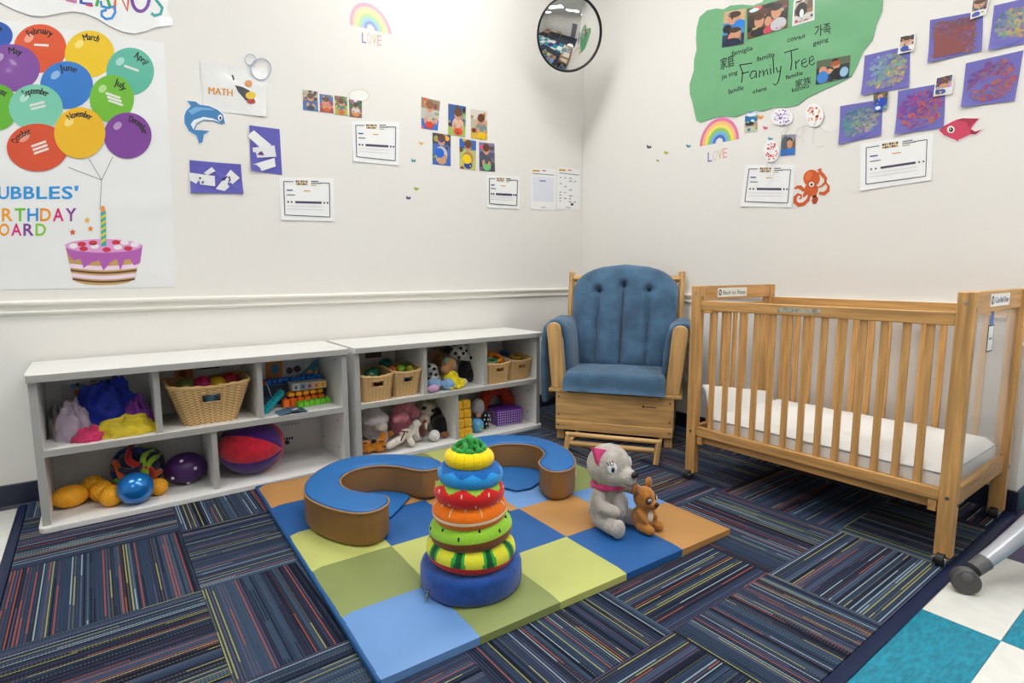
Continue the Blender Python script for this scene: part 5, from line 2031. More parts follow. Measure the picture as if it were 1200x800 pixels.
# dolphin
dp = [(85, 348), (130, 352), (150, 368), (200, 375), (245, 395), (272, 420), (283, 465), (265, 470), (225, 455), (170, 450), (135, 470), (125, 500), (150, 500), (200, 505), (172, 525), (165, 565), (148, 570), (135, 530), (95, 505), (72, 465), (70, 430), (80, 400), (105, 375)]
dpx = [Z1(x, y, 200, 40) for x, y in dp]
cx, cy = 239, 142
t = thing('dolphin_cutout', 'blue dolphin paper cutout with white belly leaping beside the MATH sheet', 'paper cutout', tuple(wl(236, 168)))
f = Flat(wl)
f.sheet([(cx+(x-cx)*1.05, cy+(y-cy)*1.05) for x, y in dpx], (240, 240, 240), 0.003)
f.poly(dpx, (62, 128, 184), 5)
f.poly([Z1(x, y, 200, 40) for x, y in [(262, 462), (225, 450), (170, 446), (133, 466), (118, 498), (104, 470), (120, 448), (170, 432), (220, 440)]], (226, 234, 240), 6)
f.poly([Z1(x, y, 200, 40) for x, y in [(90, 400), (130, 380), (200, 385), (230, 398), (160, 396), (110, 420)]], (110, 170, 216), 6)
f.ov(*Z1(257, 436, 200, 40), 2.6, 3.6, (240, 240, 240), 7)
f.ov(*Z1(258, 438, 200, 40), 1.2, 2, (30, 50, 90), 8)
sub(t, f, 'cutout', PAPER)


def collage(q, strips, label, lift):
    t = thing('collage_paper', label, 'artwork', tuple(wl(*q[3])), 'purple collage papers')
    f = Flat(wl)
    f.sheet(q, (92, 88, 178), 0.002, lift)
    sub(t, f, 'backing', PAPER)
    for s_, c in strips:
        g = Flat(wl, 0.004)
        g.sheet(s_, c, 0.0012, (0.004, 0, 0.004, 0))
        sub(t, g, 'paper_strip', PAPER)


collage([(292, 147), (327.5, 151.3), (330.5, 205), (294, 200)], [([Z1(x, y, 200, 40) for x, y in p], c) for p, c in (([(400, 535), (428, 498), (522, 578), (490, 612)], (232, 232, 232)), ([(425, 592), (540, 580), (548, 640), (430, 645)], (226, 226, 230)), ([(430, 580), (470, 600), (485, 632), (440, 628)], (90, 50, 110)), ([(418, 682), (540, 645), (545, 690), (432, 726)], (232, 232, 234)))], 'upright purple paper with torn white strips below the MATH sheet', (0.006, 0, 0, 0.012))
collage([(222, 187.7), (281.7, 192.8), (285, 227), (223.3, 226)], [([(200+x/4.286, 120+y/4.286) for x, y in p], c) for p, c in (([(90, 353), (220, 370), (222, 422), (92, 405)], (228, 228, 230)), ([(165, 355), (205, 325), (224, 345), (185, 366)], (222, 222, 226)), ([(140, 376), (180, 380), (160, 410), (150, 400)], (60, 60, 90)), ([(225, 435), (300, 338), (345, 380), (270, 445)], (230, 230, 230)), ([(255, 385), (295, 360), (300, 395), (262, 412)], (50, 48, 100)))], 'wide purple paper with torn white strips below the dolphin', (0.004, 0.008, 0.008, 0.012))


def form_sheet(fn, q, label, lift=(0, 0, 0.004, 0.006)):
    f = Flat(fn)
    f.sheet(q, (240, 240, 240), 0.0018, lift)
    U = lambda u, v: quad_uv(q, u, v)
    for a, b in (((0.08, 0.10), (0.26, 0.10)), ((0.74, 0.12), (0.92, 0.12)), ((0.92, 0.12), (0.92, 0.90)), ((0.92, 0.90), (0.08, 0.88)), ((0.08, 0.88), (0.08, 0.10))):
        f.line([U(*a), U(*b)], 0.9, (54, 54, 74), 4)
    for r in range(2):
        for k in range(7):
            f.poly([U(0.30+0.032*k, 0.07+0.06*r), U(0.326+0.032*k, 0.07+0.06*r), U(0.326+0.032*k, 0.115+0.06*r), U(0.30+0.032*k, 0.115+0.06*r)], [(60, 50, 30), (226, 176, 40), (120, 90, 40)][(k*2+r) % 3], 4)
    for r, (w_, c) in enumerate(((0.14, (40, 40, 50)), (0.18, (60, 60, 70)), (0.10, (170, 170, 60)))):
        f.line([U(0.58, 0.085+0.045*r), U(0.58+w_, 0.085+0.045*r)], 1.0, c, 4)
    f.line([U(0.13, 0.30), U(0.24, 0.30)], 1.5, (70, 80, 150), 4)
    f.line([U(0.44, 0.31), U(0.56, 0.31)], 1.1, (220, 150, 80), 4)
    f.line([U(0.13, 0.41), U(0.28, 0.41)], 1.1, (90, 110, 100), 4)
    f.line([U(0.28, 0.575), U(0.77, 0.575)], 2.6, (70, 62, 92), 4)
    for u in (0.15, 0.215, 0.82, 0.88):
        f.ov(*U(u, 0.575), 1.1, 1.2, (60, 60, 80), 4, n=8)
    for v in (0.67, 0.74):
        f.line([U(0.13, v), U(0.80, v)], 0.5, (196, 196, 204), 4)
    return tag(f.build('form_sheet', PAPER, smooth=False), label, 'paper sheet', 'printed form sheets taped to the walls')


form_sheet(wl, [(327, 207.5), (391, 208.7), (391.3, 259.5), (328.8, 257.7)], 'printed white form sheet right of the purple collages')
form_sheet(wl, [(412, 142), (468, 143), (467, 194), (413.5, 189)], 'printed white form sheet under the row of four photos')
form_sheet(wl, [(570, 205), (609.6, 207), (608, 245), (570, 243)], 'printed white form sheet below the cluster of six photos')
form_sheet(wr, [(874, 193), (932, 193), (928, 243), (868, 242)], 'printed white form sheet left of the orange octopus')
form_sheet(wr, [(1008.7, 168.6), (1093.7, 156), (1091.6, 211), (1008.7, 223.5)], 'printed white form sheet under the purple paintings')


def doc(q, label, dark):
    f = Flat(wl)
    f.sheet(q, (238, 238, 238), 0.002, (0, 0, 0, 0.004))
    U = lambda u, v: quad_uv(q, u, v)
    f.line([U(0.06, 0.06), U(0.35, 0.06)], 2.0, (200, 150, 60), 4)
    f.line([U(0.45, 0.05), U(0.6, 0.05)], 1.2, (200, 60, 60), 4)
    f.line([U(0.06, 0.13), U(0.94, 0.15)], 0.7, (70, 70, 80), 4)
    if dark:
        rnd = random.Random(4)
        for r in range(9):
            for k in range(4):
                if rnd.random() < 0.6:
                    u = 0.1+0.21*k
                    f.line([U(u, 0.24+0.07*r), U(u+0.06+0.1*rnd.random(), 0.24+0.07*r)], 1.0, (110, 110, 116), 4)
        f.ov(*U(0.66, 0.86), 1.8, 1.6, (60, 60, 66), 5)
    else:
        f.poly([U(0.08, 0.20), U(0.92, 0.21), U(0.92, 0.80), U(0.08, 0.80)], (222, 226, 236), 3)
        f.line([U(0.35, 0.30), U(0.6, 0.30)], 1.6, (120, 130, 180), 4)
    f.line([U(0.4, 0.94), U(0.6, 0.94)], 0.7, (130, 130, 136), 4)
    return tag(f.build('notice_sheet', PAPER, smooth=False), label, 'paper sheet', 'upright notices by the corner')


doc([(622, 197), (651, 198), (651, 246.8), (621.5, 245)], 'upright notice with pale blue panel near the wall corner', False)
doc([(653.4, 196), (680, 198), (679, 247), (652, 245)], 'upright notice with grey text right at the wall corner', True)

# photographs
SK = (206, 150, 116)


def photo(fn, q, bg, items, label, group, border=None, lift=(0, 0, 0, 0), base=0.0):
    f = Flat(fn, base)
    f.sheet(q, border or bg[0], 0.0014, lift)
    U = lambda u, v: quad_uv(q, u, v)
    m = 0.07 if border else 0.0
    for k, c in enumerate(bg):
        v0, v1 = m+(1-2*m)*k/len(bg), m+(1-2*m)*(k+1)/len(bg)
        f.poly([U(m, v0), U(1-m, v0), U(1-m, v1), U(m, v1)], c, 3)
    W = math.hypot(q[1][0]-q[0][0], q[1][1]-q[0][1])
    H = math.hypot(q[3][0]-q[0][0], q[3][1]-q[0][1])
    rnd = random.Random(label)
    pal = [tuple(c) for c in bg]+[c for *_, c in items]
    extra = []
    for k in range(16):
        c = rnd.choice(pal)
        c = tuple(max(0, min(255, int(z*rnd.uniform(0.55, 1.25)))) for z in c)
        extra.append((rnd.random(), rnd.random(), rnd.uniform(0.05, 0.16), rnd.uniform(0.04, 0.10), c))
    late = [(u, v, ru*0.5, rv*0.5, c) for u, v, ru, rv, c in extra[12:]]
    for k, (u, v, ru, rv, c) in enumerate(extra[:12]+list(items)+late):
        p = []
        for s_ in range(14):
            a = 2*PI*s_/14
            uu = min(1-m, max(m, u+ru*math.cos(a)))
            vv = min(1-m, max(m, v+rv*math.sin(a)))
            p.append(U(uu, vv))
        f.poly(p, c, 3.3+0.1*k)
    return tag(f.build('photo_print', PHOTO, smooth=False), label, 'photo', group)


def kid(shirt, hair, prop, hx=0.5, hy=0.30):
    return [(hx, 0.66, 0.34, 0.26, shirt), (hx, hy+0.07, 0.20, 0.16, SK), (hx, hy-0.03, 0.22, 0.15, hair), (hx-0.18, 0.72, 0.10, 0.12, SK), (hx+0.2, 0.74, 0.10, 0.10, SK), (hx+0.02, 0.86, 0.26, 0.12, prop)]


BR = (104, 66, 44)
G4 = 'row of four small photos'
photo(wl, [(354.7, 105), (372, 107.5), (372.7, 130.6), (355, 128.8)], [(180, 170, 150), (60, 110, 180)], kid((70, 90, 140), BR, (60, 60, 70)), 'small photo of a child in blue, first of the row of four', G4)
photo(wl, [(374.3, 110), (390, 112), (390.7, 132.7), (375, 131)], [(70, 110, 180), (160, 70, 60)], kid((200, 130, 110), BR, (206, 90, 40)), 'small photo of a child with orange toy, second of the row of four', G4)
photo(wl, [(391.9, 112), (406.5, 113.8), (407.4, 135.6), (392.8, 134)], [(120, 100, 80), (180, 180, 60)], kid((60, 130, 110), BR, (206, 100, 50)), 'small photo of a child in green, third of the row of four', G4)
photo(wl, [(408.7, 116.5), (423.8, 118.3), (424, 138.3), (409.6, 136.7)], [(60, 110, 60), (130, 90, 80)], kid((206, 206, 206), (60, 50, 46), (220, 130, 60)), 'small photo of a child in white, fourth of the row of four', G4)
G6 = 'cluster of six photos'
photo(wl, [(493.7, 113.6), (515.6, 118.8), (512.9, 153), (493.7, 150.3)], [(150, 130, 100), (190, 190, 180), (40, 110, 200)], kid((190, 180, 170), (140, 96, 66), (206, 60, 40), 0.45, 0.22), 'photo of a child over a blue mat with red toy', G6)
photo(wl, [(525.2, 121.5), (545.9, 124.9), (545, 160.9), (525.2, 157.5)], [(60, 90, 150), (50, 90, 170), (170, 190, 90)], kid((220, 180, 160), BR, (220, 80, 50), 0.55, 0.26), 'photo of a child on a green and blue mat, middle of the top three', G6)
photo(wl, [(551.5, 127.8), (570.9, 130), (570.9, 164.7), (551.8, 162)], [(214, 206, 196), (190, 180, 160), (216, 180, 60)], kid((120, 140, 140), (110, 62, 40), (240, 190, 20), 0.62, 0.30), 'photo of a child in grey with a yellow toy, right of the top three', G6)
photo(wl, [(506.8, 155.2), (527.9, 158.6), (527.9, 194.6), (506.8, 192.3)], [(60, 70, 90), (70, 110, 180), (60, 100, 190)], kid((200, 196, 200), BR, (206, 160, 120), 0.48, 0.16)+[(0.38, 0.62, 0.26, 0.16, (30, 100, 206))], 'photo of a child with blue toy, left of the lower three', G6)
photo(wl, [(538.3, 162), (557.8, 165.3), (557.2, 199.5), (538.7, 197.5)], [(50, 100, 190), (190, 190, 110), (200, 200, 110)], kid((190, 130, 90), BR, (40, 60, 150), 0.5, 0.18)+[(0.44, 0.66, 0.28, 0.16, (240, 204, 20))], 'photo of a child with a big yellow block, middle of the lower three', G6)
photo(wl, [(561.2, 166.5), (579.2, 168.3), (579.9, 201.3), (561.7, 199.8)], [(130, 120, 170), (90, 86, 120), (70, 70, 90)], kid((80, 86, 100), BR, (120, 196, 120), 0.45, 0.2), 'photo of a child in dark clothes with green toy, right of the lower three', G6)


def butterfly(fn, x, y, c, label, r=2.4):
    f = Flat(fn)
    f.sheet([(x, y), (x-r, y-r*1.1), (x-r*1.2, y+0.2*r), (x-0.4*r, y+0.9*r)], c, 0.0012, n=1)
    f.sheet([(x, y), (x+r*0.9, y-r*0.7), (x+r*1.1, y+0.3*r), (x+0.2*r, y+0.9*r)], c, 0.0012, n=1)
    f.base = 0.001
    f.line([(x-0.1, y-r*0.5), (x+0.1, y+r*0.8)], 0.5, tuple(int(v*0.4) for v in c), 1)
    return tag(f.build('butterfly_sticker', PAPER, smooth=False), label, 'sticker', 'tiny butterfly stickers')


butterfly(wl, 493.7, 167.6, (240, 196, 140), 'tiny pale orange butterfly sticker below the blue mat photo', 2.6)
butterfly(wl, 484.7, 188, (70, 150, 170), 'tiny teal butterfly sticker left of the lower photos')
butterfly(wl, 488, 221, (150, 176, 40), 'tiny lime butterfly sticker on the bare left wall')
butterfly(wl, 478.7, 231.7, (60, 50, 100), 'tiny dark purple butterfly sticker on the bare left wall')
butterfly(wr, 760.8, 172, (60, 60, 84), 'tiny dark butterfly sticker nearest the corner on the right wall')
butterfly(wr, 781, 178.8, (196, 190, 70), 'tiny yellow butterfly sticker on the right wall')
butterfly(wr, 771, 188, (176, 170, 90), 'tiny olive butterfly sticker, lowest on the right wall', 1.6)
butterfly(wr, 807, 171, (80, 150, 180), 'tiny blue butterfly sticker beside the bright rainbow')
butterfly(wr, 897, 149.6, (226, 90, 130), 'tiny pink butterfly sticker under the green tree')
butterfly(wr, 891, 137, (240, 160, 60), 'orange butterfly sticker touching the beach photo', 3.4)
butterfly(wr, 903, 162.6, (60, 160, 190), 'tiny turquoise butterfly sticker above the red jellyfish')

# ------------------------------------------------------------------ right wall
ft = thing('family_tree_poster', 'green laminated cloud shaped poster with Family Tree handwriting', 'poster', tuple(wr(900, 140)))
out = [(95, 638), (75, 630), (65, 590), (55, 540), (40, 490), (38, 440), (60, 370), (62, 310), (75, 260), (72, 200), (75, 150), (90, 90), (130, 55), (180, 45), (215, 50), (250, 30), (310, 25), (370, 30), (420, 10), (440, -50), (500, -120), (650, -170), (900, -150), (1030, -70), (1045, 0), (1040, 60), (1010, 130), (990, 210), (940, 270), (910, 340), (880, 400), (800, 440), (730, 470), (650, 510), (600, 550), (540, 560), (480, 560), (420, 580), (370, 575), (330, 590), (280, 610), (220, 605), (170, 612), (120, 630)]
T = lambda x, y: Z1(x, y, 800, 0)
f = Flat(wr)
f.sheet([T(x, y) for x, y in out], (106, 172, 122), 0.005)
sub(ft, f, 'sheet', LAMI)
INK = (22, 30, 26)
for s_, a, b, h in (('famiglia', (258, 293), (368, 262), 26), ('familia', (390, 322), (482, 295), 26), ('семья', (548, 222), (640, 198), 24), ('가족', (690, 190), (775, 172), 48), ('gajog', (682, 240), (762, 215), 24), ('家庭', (200, 362), (272, 338), 48), ('jia ting', (207, 415), (288, 386), 24), ('famille', (240, 492), (320, 468), 26), ('ohana', (368, 490), (440, 470), 24), ('familie', (540, 416), (628, 390), 24), ('家族', (590, 456), (672, 434), 32), ('kazoku', (572, 482), (660, 457), 24)):
    f = Flat(wr, 0.0053)
    f.text(s_, T(*a), T(*b), h/4.446, INK, 1, 0.006)
    sub(ft, f, 'word', PAPER)
f = Flat(wr, 0.0053)
STK = [[(310, 432), (316, 380), (300, 338)], [(300, 340), (365, 330)], [(308, 385), (350, 375)],
       [(385, 370), (365, 372), (352, 395), (362, 412), (380, 400), (387, 372), (388, 408)],
       [(402, 405), (404, 368), (408, 380), (420, 364), (426, 398), (430, 375), (441, 360), (448, 392)],
       [(462, 388), (460, 355)], [(459, 340), (460, 343)], [(478, 384), (474, 300)],
       [(490, 352), (498, 378), (512, 370)], [(516, 345), (510, 390), (500, 430), (485, 445), (474, 436)],
       [(532, 276), (606, 255)], [(568, 266), (572, 320), (566, 368)],
       [(594, 362), (592, 318), (596, 330), (612, 312)],
       [(622, 335), (648, 322), (640, 305), (624, 318), (624, 345), (640, 352), (656, 340)],
       [(662, 325), (686, 310), (680, 292), (664, 304), (662, 332), (678, 342), (692, 328)]]
for s_ in STK:
    f.line([T(*p) for p in s_], 1.15, INK, 1.3)
sub(ft, f, 'title_lettering', PAPER)
GP = 'family photos on the tree poster'
photo(wr, [T(220, 65), T(333, 45), T(322, 230), T(207, 250)], [(206, 170, 130), (70, 140, 200), (40, 60, 90)], [(0.5, 0.25, 0.3, 0.16, SK), (0.5, 0.12, 0.3, 0.09, (70, 50, 40)), (0.75, 0.4, 0.25, 0.12, (30, 130, 220)), (0.2, 0.5, 0.2, 0.12, (30, 30, 40)), (0.6, 0.68, 0.25, 0.14, SK), (0.55, 0.56, 0.26, 0.08, (70, 50, 40)), (0.45, 0.9, 0.4, 0.12, (24, 36, 70))], 'portrait family photo at the left of the green tree', GP, base=0.0056)
photo(wr, [T(340, 50), T(555, -10), T(548, 145), T(340, 207)], [(90, 60, 44), (60, 44, 40), (110, 70, 50)], [(0.3, 0.52, 0.12, 0.22, SK), (0.3, 0.36, 0.13, 0.12, (80, 54, 40)), (0.28, 0.86, 0.2, 0.14, (28, 28, 32)), (0.52, 0.60, 0.09, 0.16, SK), (0.52, 0.9, 0.12, 0.14, (206, 70, 90)), (0.72, 0.36, 0.13, 0.24, SK), (0.72, 0.2, 0.14, 0.12, (50, 36, 30)), (0.78, 0.80, 0.2, 0.22, (196, 196, 200))], 'wide family photo with four faces near the top of the green tree', GP, base=0.0056)
photo(wr, [T(583, 5), T(690, -30), T(690, 105), T(573, 140)], [(196, 180, 160), (150, 110, 80), (210, 206, 200)], [(0.4, 0.45, 0.28, 0.28, (20, 20, 22)), (0.42, 0.60, 0.10, 0.16, (230, 230, 230)), (0.8, 0.3, 0.16, 0.2, (110, 90, 60))], 'photo of a black dog at the top of the green tree', GP, (236, 236, 236), base=0.0056)
photo(wr, [T(703, 320), T(878, 288), T(868, 405), T(697, 442)], [(90, 100, 80), (50, 60, 56), (40, 50, 80)], [(0.2, 0.45, 0.12, 0.16, SK), (0.2, 0.75, 0.18, 0.26, (60, 130, 206)), (0.6, 0.35, 0.11, 0.16, SK), (0.58, 0.25, 0.14, 0.12, (170, 90, 50)), (0.62, 0.72, 0.18, 0.26, (30, 30, 36)), (0.85, 0.7, 0.13, 0.22, (150, 190, 220)), (0.4, 0.55, 0.08, 0.12, SK)], 'wide family photo at the lower right edge of the green tree', GP, base=0.0056)

U5 = lambda x, y: (800+x/5, 100+y/5)
GS = 'small photos among the jellyfish'
photo(wr, [U5(368, 150), U5(440, 145), U5(438, 270), U5(362, 280)], [(200, 210, 220), (40, 110, 170), (190, 170, 130), (206, 196, 170)], [(0.4, 0.6, 0.36, 0.10, (50, 54, 60)), (0.5, 0.2, 0.4, 0.08, (230, 236, 240))], 'small photo of a beach right of the bright rainbow', GS)
photo(wr, [U5(580, 290), U5(663, 287), U5(660, 405), U5(573, 415)], [(150, 150, 156), (120, 90, 70), (40, 110, 190)], [(0.3, 0.4, 0.26, 0.34, (90, 94, 104)), (0.62, 0.42, 0.2, 0.26, SK), (0.62, 0.28, 0.2, 0.12, (80, 50, 36))], 'small photo of a child by the red spotted jellyfish', GS, lift=(0, 0.004, 0.004, 0))


def jelly(cx, cy, rx, ry, col, label, legs, rot=0.0, heart=False):
    t = thing('paper_jellyfish', label, 'paper cutout', tuple(wr(cx, cy+ry)), 'paper jellyfish with dotted domes')
    f = Flat(wr, 0.006)
    pts = []
    for k in range(26):
        a = 2*PI*k/26
        r = 1.0
        if heart:
            r = 1.0-0.18*max(0, math.sin(a))**2+0.06*math.cos(2*a)
        pts.append((cx+rx*r*math.cos(a), cy+ry*r*math.sin(a)))
    f.sheet(pts, (240, 238, 238), 0.003)
    rnd = random.Random(label)
    for k in range(34):
        a, q = rnd.random()*2*PI, math.sqrt(rnd.random())*0.8
        c = col[k % len(col)]
        f.ov(cx+rx*q*math.cos(a), cy+ry*q*math.sin(a), 0.5+0.9*rnd.random(), 0.5+0.9*rnd.random(), c, 5, n=8)
    sub(t, f, 'dome', PAPER)
    for L in legs:
        b = MB()
        b.tube([wr(x, y, 0.005+0.012*abs(math.sin(k*0.9))) for k, (x, y) in enumerate(L)], 0.0016, 6)
        b.build('tentacle', plastic((214, 212, 206), 0.7), t)


jelly(917.5, 138, 12, 11.8, [(150, 120, 200), (120, 90, 180), (190, 160, 220)], 'white paper jellyfish with purple dots under the green tree', [[(926, 146), (924, 152), (921, 158), (919, 162)], [(924, 149), (917, 155), (918, 160)]], heart=True)
jelly(955, 135.5, 11, 13.5, [(240, 130, 60), (226, 90, 50), (240, 170, 90)], 'white paper jellyfish with orange dots beside the paintings', [[(945, 147), (937, 151), (934, 158), (940, 163)], [(954, 150), (954, 160), (955, 169)], [(960, 147), (967, 153), (974, 156), (981, 153)], [(956, 171), (962, 173), (968, 171)], [(942, 150), (941, 160), (943, 168)]])
jelly(905, 177, 9, 13, [(216, 40, 66), (226, 80, 90)], 'white paper jellyfish with red dots above a form sheet', [[(900, 190), (899, 198), (900, 204)], [(905, 191), (905, 203), (902, 212)], [(908, 190), (909, 202), (907, 212), (900, 217)], [(889, 214), (888, 220)]])

# octopus
t = thing('octopus_cutout', 'orange octopus paper cutout with curled arms', 'paper cutout', tuple(wr(950, 240)))
OC, OD = (206, 90, 34), (170, 62, 24)
f = Flat(wr)
O = lambda x, y: U5(x, y)
arms = [[(795, 500), (806, 490), (805, 510), (822, 525), (838, 545), (836, 570), (815, 590), (790, 600)], [(800, 630), (830, 635), (852, 615), (856, 590), (840, 570)], [(765, 640), (785, 665), (778, 688), (762, 692)], [(745, 640), (735, 670), (710, 695), (680, 700), (660, 685), (660, 655), (678, 638), (696, 645), (694, 662), (682, 664)], [(735, 620), (715, 640), (708, 655)], [(728, 615), (708, 612), (690, 596), (672, 596), (660, 604), (655, 598)], [(770, 600), (775, 640), (770, 680)]]
for a in arms:
    n = len(a)
    wd = [max(1.2, 5.2*(1-abs(k/(n-1)-0.35)*1.1)) for k in range(n)]
    f.line([O(*p) for p in a], [q+1.2 for q in wd], (238, 232, 226), 1)
    f.line([O(*p) for p in a], wd, OC, 2.2)
f.ov(*O(757, 545), 10.6, 11.0, (238, 232, 226), 1.4)
f.ov(*O(757, 545), 9.8, 10.2, OC, 3, n=26)
f.ov(*O(755, 610), 8, 8, OC, 3.2)
f.poly([O(x, y) for x, y in ((762, 655), (788, 655), (793, 680), (770, 695), (757, 680))], OD, 3.4)
f.ov(*O(740, 530), 3.5, 6, (226, 112, 50), 3.8, rot=0.4)
f.ov(*O(757, 580), 3.0, 3.0, (240, 238, 232), 4.4)
f.ov(*O(757, 581), 1.5, 1.6, (60, 24, 16), 5)
f.line([O(770, 600), O(782, 600), O(790, 592)], 1, OD, 4.4)
sub(t, f, 'cutout', PAPER)

# fish
F5 = lambda x, y: (980+x/4.705, 90+y/4.705)
t = thing('fish_cutout', 'pink red fish paper cutout under the largest painting', 'paper cutout', tuple(wr(1125, 165)))
f = Flat(wr)
fo = [(567, 295), (600, 268), (640, 248), (665, 236), (700, 228), (790, 230), (765, 258), (744, 288), (768, 302), (806, 290), (772, 318), (740, 318), (700, 338), (676, 348), (670, 358), (655, 346), (640, 342), (595, 322)]
cx, cy = F5(685, 290)
f.sheet([(cx+(F5(x, y)[0]-cx)*1.06, cy+(F5(x, y)[1]-cy)*1.12) for x, y in fo], (240, 236, 236), 0.003)
f.poly([F5(x, y) for x, y in fo], (206, 64, 96), 5)
f.poly([F5(x, y) for x, y in [(665, 238), (700, 230), (786, 232), (750, 262), (735, 280), (720, 250)]], (170, 44, 76), 6)
f.poly([F5(x, y) for x, y in [(742, 292), (768, 304), (800, 293), (770, 316), (742, 316)]], (150, 40, 66), 6)
f.ov(*F5(634, 291), 4.4, 4.2, (242, 240, 236), 7)
f.ov(*F5(635, 292), 2.6, 2.7, (60, 40, 20), 8)
f.ov(*F5(633, 289), 0.8, 0.8, (240, 240, 240), 9)
sub(t, f, 'cutout', PAPER)

# purple paintings
P4 = lambda x, y: (960+x/4.446, y/4.446)


def painting(q, pal, seed, label, region=(0.08, 0.12, 0.92, 0.9), n=260, solid=None, lift=(0, 0, 0.006, 0.012)):
    q = [P4(*p) for p in q]
    t = thing('child_painting', label, 'artwork', tuple(wr(*q[3])), "children's paintings on purple paper")
    f = Flat(wr)
    f.sheet(q, (106, 102, 178), 0.002, lift)
    rnd = random.Random(seed)
    U = lambda u, v: quad_uv(q, u, v)
    g = Flat(wr, 0.0024)
    g.lq = (q, lift)
    u0, v0, u1, v1 = region
    if solid:
        g.poly([U(u0, v0), U(u1, v0), U(u1-0.03, v1), U(u0, v1)], solid, 0)
    for k in range(n):
        u, v = u0+(u1-u0)*rnd.random(), v0+(v1-v0)*rnd.random()
        du, dv = (u-(u0+u1)/2)/(u1-u0)*2, (v-(v0+v1)/2)/(v1-v0)*2
        if du*du+dv*dv > 1.1 and not solid:
            continue
        # the palette runs across the sheet so that colours gather in places
        i = int(max(0, min(len(pal)-1, (u*0.6+v*0.5)*len(pal)*0.9+rnd.uniform(-1.0, 1.0))))
        a = rnd.uniform(-1.2, 1.2)
        p = []
        ru, rv = rnd.uniform(0.025, 0.08), rnd.uniform(0.018, 0.045)
        for s_ in range(9):
            b = 2*PI*s_/9
            kk = rnd.uniform(0.75, 1.2)
            x, y = ru*math.cos(b)*kk, rv*math.sin(b)*kk
            uu, vv = u+x*math.cos(a)-y*math.sin(a), v+x*math.sin(a)+y*math.cos(a)
            p.append(U(min(0.98, max(0.02, uu)), min(0.98, max(0.02, vv))))
        wt = rnd.uniform(0.35, 0.95)
        c = tuple(max(0, min(255, int(z*wt+pz*(1-wt)+rnd.uniform(-12, 12)))) for z, pz in zip(pal[i], (106, 102, 178)))
        g.poly(p, c, 0.1+0.009*k)
    sub(t, f, 'paper', PAPER)
    sub(t, g, 'paint', PAPER)


painting([(238, 290), (475, 235), (470, 455), (222, 497)], [(110, 150, 190), (140, 180, 200), (120, 170, 160), (150, 170, 110), (206, 180, 100), (214, 170, 80)], 1, 'purple painting with pale blue paint and a yellow patch')
painting([(110, 553), (330, 518), (325, 705), (105, 752)], [(80, 120, 150), (80, 150, 150), (84, 140, 110), (150, 170, 120), (190, 180, 130), (90, 150, 180)], 2, 'purple painting covered in teal and green paint')
painting([(412, 475), (660, 430), (650, 665), (398, 702)], [(120, 60, 150), (170, 60, 120), (110, 56, 140), (206, 90, 50), (150, 60, 110), (206, 96, 50)], 3, 'purple painting with magenta and orange paint above a form sheet')
painting([(578, 105), (855, 55), (850, 265), (570, 328)], [(136, 72, 70), (126, 66, 76), (146, 76, 62)], 4, 'purple painting with a solid reddish brown square', region=(0.10, 0.10, 0.86, 0.93), solid=(134, 72, 72))
painting([(912, 30), (1150, -25), (1145, 215), (885, 265)], [(70, 120, 110), (120, 160, 140), (180, 170, 100), (206, 180, 90), (214, 150, 70)], 5, 'purple painting with green and yellow paint at the top right edge', region=(0.1, 0.18, 0.9, 0.8))
painting([(765, 330), (1065, 262), (1020, 525), (742, 560)], [(100, 50, 130), (130, 64, 120), (140, 66, 90), (196, 90, 50), (150, 70, 100), (170, 80, 110)], 6, 'largest purple painting with plum and orange paint above the fish')
GT = 'little photo tags on the paintings'
W_ = (236, 234, 230)
photo(wr, [P4(425, 190), P4(505, 173), P4(500, 265), P4(412, 285)], [(60, 44, 50), (206, 180, 170), (230, 228, 226)], [(0.5, 0.35, 0.28, 0.16, SK), (0.5, 0.22, 0.3, 0.12, (70, 40, 36)), (0.4, 0.78, 0.26, 0.16, (50, 80, 170))], 'photo tag on the pale blue painting', GT, W_, base=0.008)
photo(wr, [P4(287, 490), P4(363, 477), P4(355, 570), P4(287, 583)], [(110, 100, 60), (40, 80, 150), (60, 110, 190)], [(0.5, 0.25, 0.2, 0.16, SK), (0.55, 0.55, 0.36, 0.26, (24, 70, 180)), (0.35, 0.85, 0.2, 0.1, (230, 230, 236))], 'photo tag of a child in blue on the teal painting', GT, base=0.008)
photo(wr, [P4(612, 405), P4(705, 382), P4(695, 490), P4(598, 505)], [(70, 50, 46), (190, 160, 140), (228, 226, 226)], [(0.45, 0.35, 0.3, 0.18, (96, 56, 48)), (0.5, 0.52, 0.25, 0.1, SK), (0.4, 0.82, 0.26, 0.14, (60, 80, 160)), (0.38, 0.84, 0.06, 0.06, (230, 170, 60))], 'photo tag on the magenta and orange painting', GT, W_, base=0.008)
photo(wr, [P4(800, 0), P4(895, -15), P4(872, 78), P4(790, 105)], [(130, 110, 100), (100, 90, 90), (226, 226, 226)], [(0.45, 0.35, 0.3, 0.2, SK), (0.45, 0.2, 0.3, 0.12, (90, 60, 50)), (0.35, 0.84, 0.26, 0.14, (60, 80, 170))], 'photo tag on the reddish brown painting', GT, W_, base=0.008)

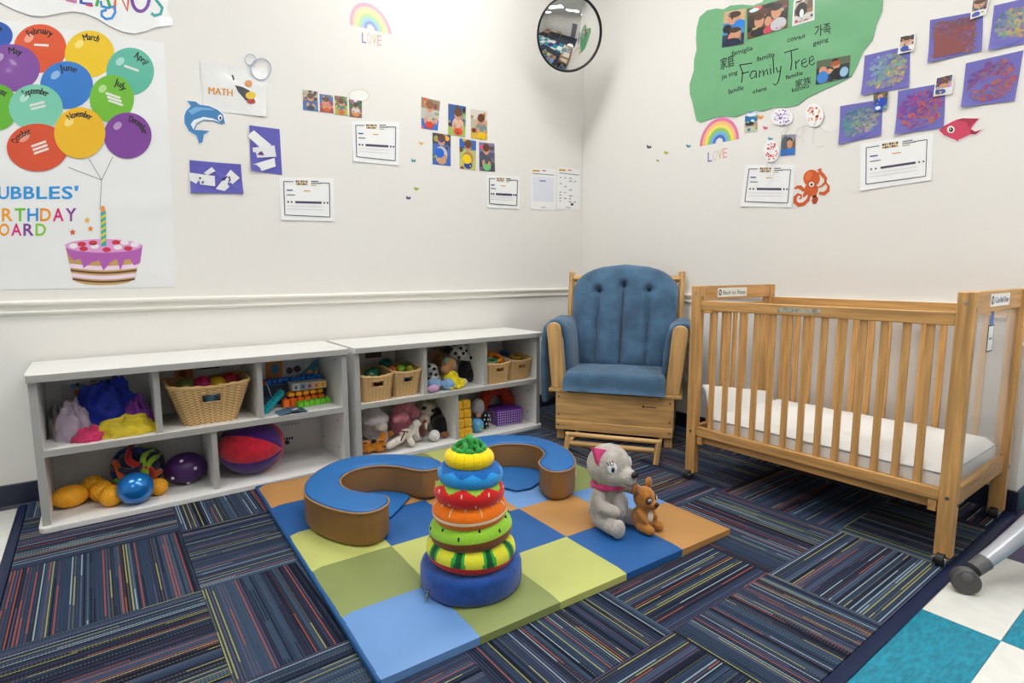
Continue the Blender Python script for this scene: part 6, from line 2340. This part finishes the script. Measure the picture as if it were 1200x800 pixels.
# ------------------------------------------------------------------ convex corner mirror
mc = Vector((2.548, 2.797, 2.496))
mr = thing('convex_mirror', 'round convex safety mirror with black rim high in the corner', 'mirror', tuple(mc))
nd = Vector((-0.34, -0.87, -0.36)).normalized()
Mq = Matrix.Translation(mc) @ nd.to_track_quat('Z', 'Y').to_matrix().to_4x4()
RM = 0.212
MB().tube([Mq @ Vector((RM*math.cos(a), RM*math.sin(a), 0)) for a in [k*2*PI/64 for k in range(64)]], 0.0068, 10, closed=True).build('rim', M_BLACK, mr)
prof = []
rs_ = 0.50
for k in range(17):
    r = 0.205*(1-k/16)
    prof.append((max(r, 0.0005), math.sqrt(rs_*rs_-r*r)-math.sqrt(rs_*rs_-0.205**2)))
MB().lathe(prof, 64, M=Mq).build('mirror_glass', mat('mirror', (225, 226, 224), 0.02, metal=1.0), mr, ang=1.5)
MB().lathe([(0.205, 0.0), (0.19, -0.02), (0.10, -0.05), (0.03, -0.055), (0.0005, -0.055)], 48, M=Mq).build('back_shell', mat('shell_grey', (190, 188, 182), 0.6), mr, ang=1.5)
bp_ = Vector((2.955, 3.095, 2.62))
b = MB()
b.tube([Mq @ Vector((0, 0, -0.05)), (mc+bp_)/2+Vector((0, 0, 0.05)), bp_], 0.012, 10)
b.build('bracket', M_STEEL, mr)

# a low wooden table and a play shelf across the room, seen only in the mirror
def plain_table(x, y, label, c=(196, 150, 100)):
    t = thing('play_table', label, 'table', (x, y, 0.0), 'play tables across the room')
    MB().ab((x-0.45, y-0.3, 0.50), (x+0.45, y+0.3, 0.53)).build('table_top', wood('x', c, 'oak'), t, bevel=0.006)
    for sx in (-1, 1):
        for sy in (-1, 1):
            MB().ab((x+sx*0.40-0.025, y+sy*0.25-0.025, 0.0), (x+sx*0.40+0.025, y+sy*0.25+0.025, 0.50)).build('leg', wood('z', c, 'oak'), t, bevel=0.003)


plain_table(-1.6, -1.6, 'low oak play table in the middle of the back room')
plain_table(-2.3, -2.7, 'low oak play table against the back wall')
plain_table(0.2, -2.6, 'low oak play table nearer the mirror side of the back wall')
d = MB().ab((2.2, Y0, 0.0), (3.1, Y0+0.04, 2.1))
struct(d.build('door_1', mat('door_grey', (120, 124, 130), 0.5), bevel=0.004))

for o in bpy.data.objects:
    if '_o' in o:
        del o['_o']
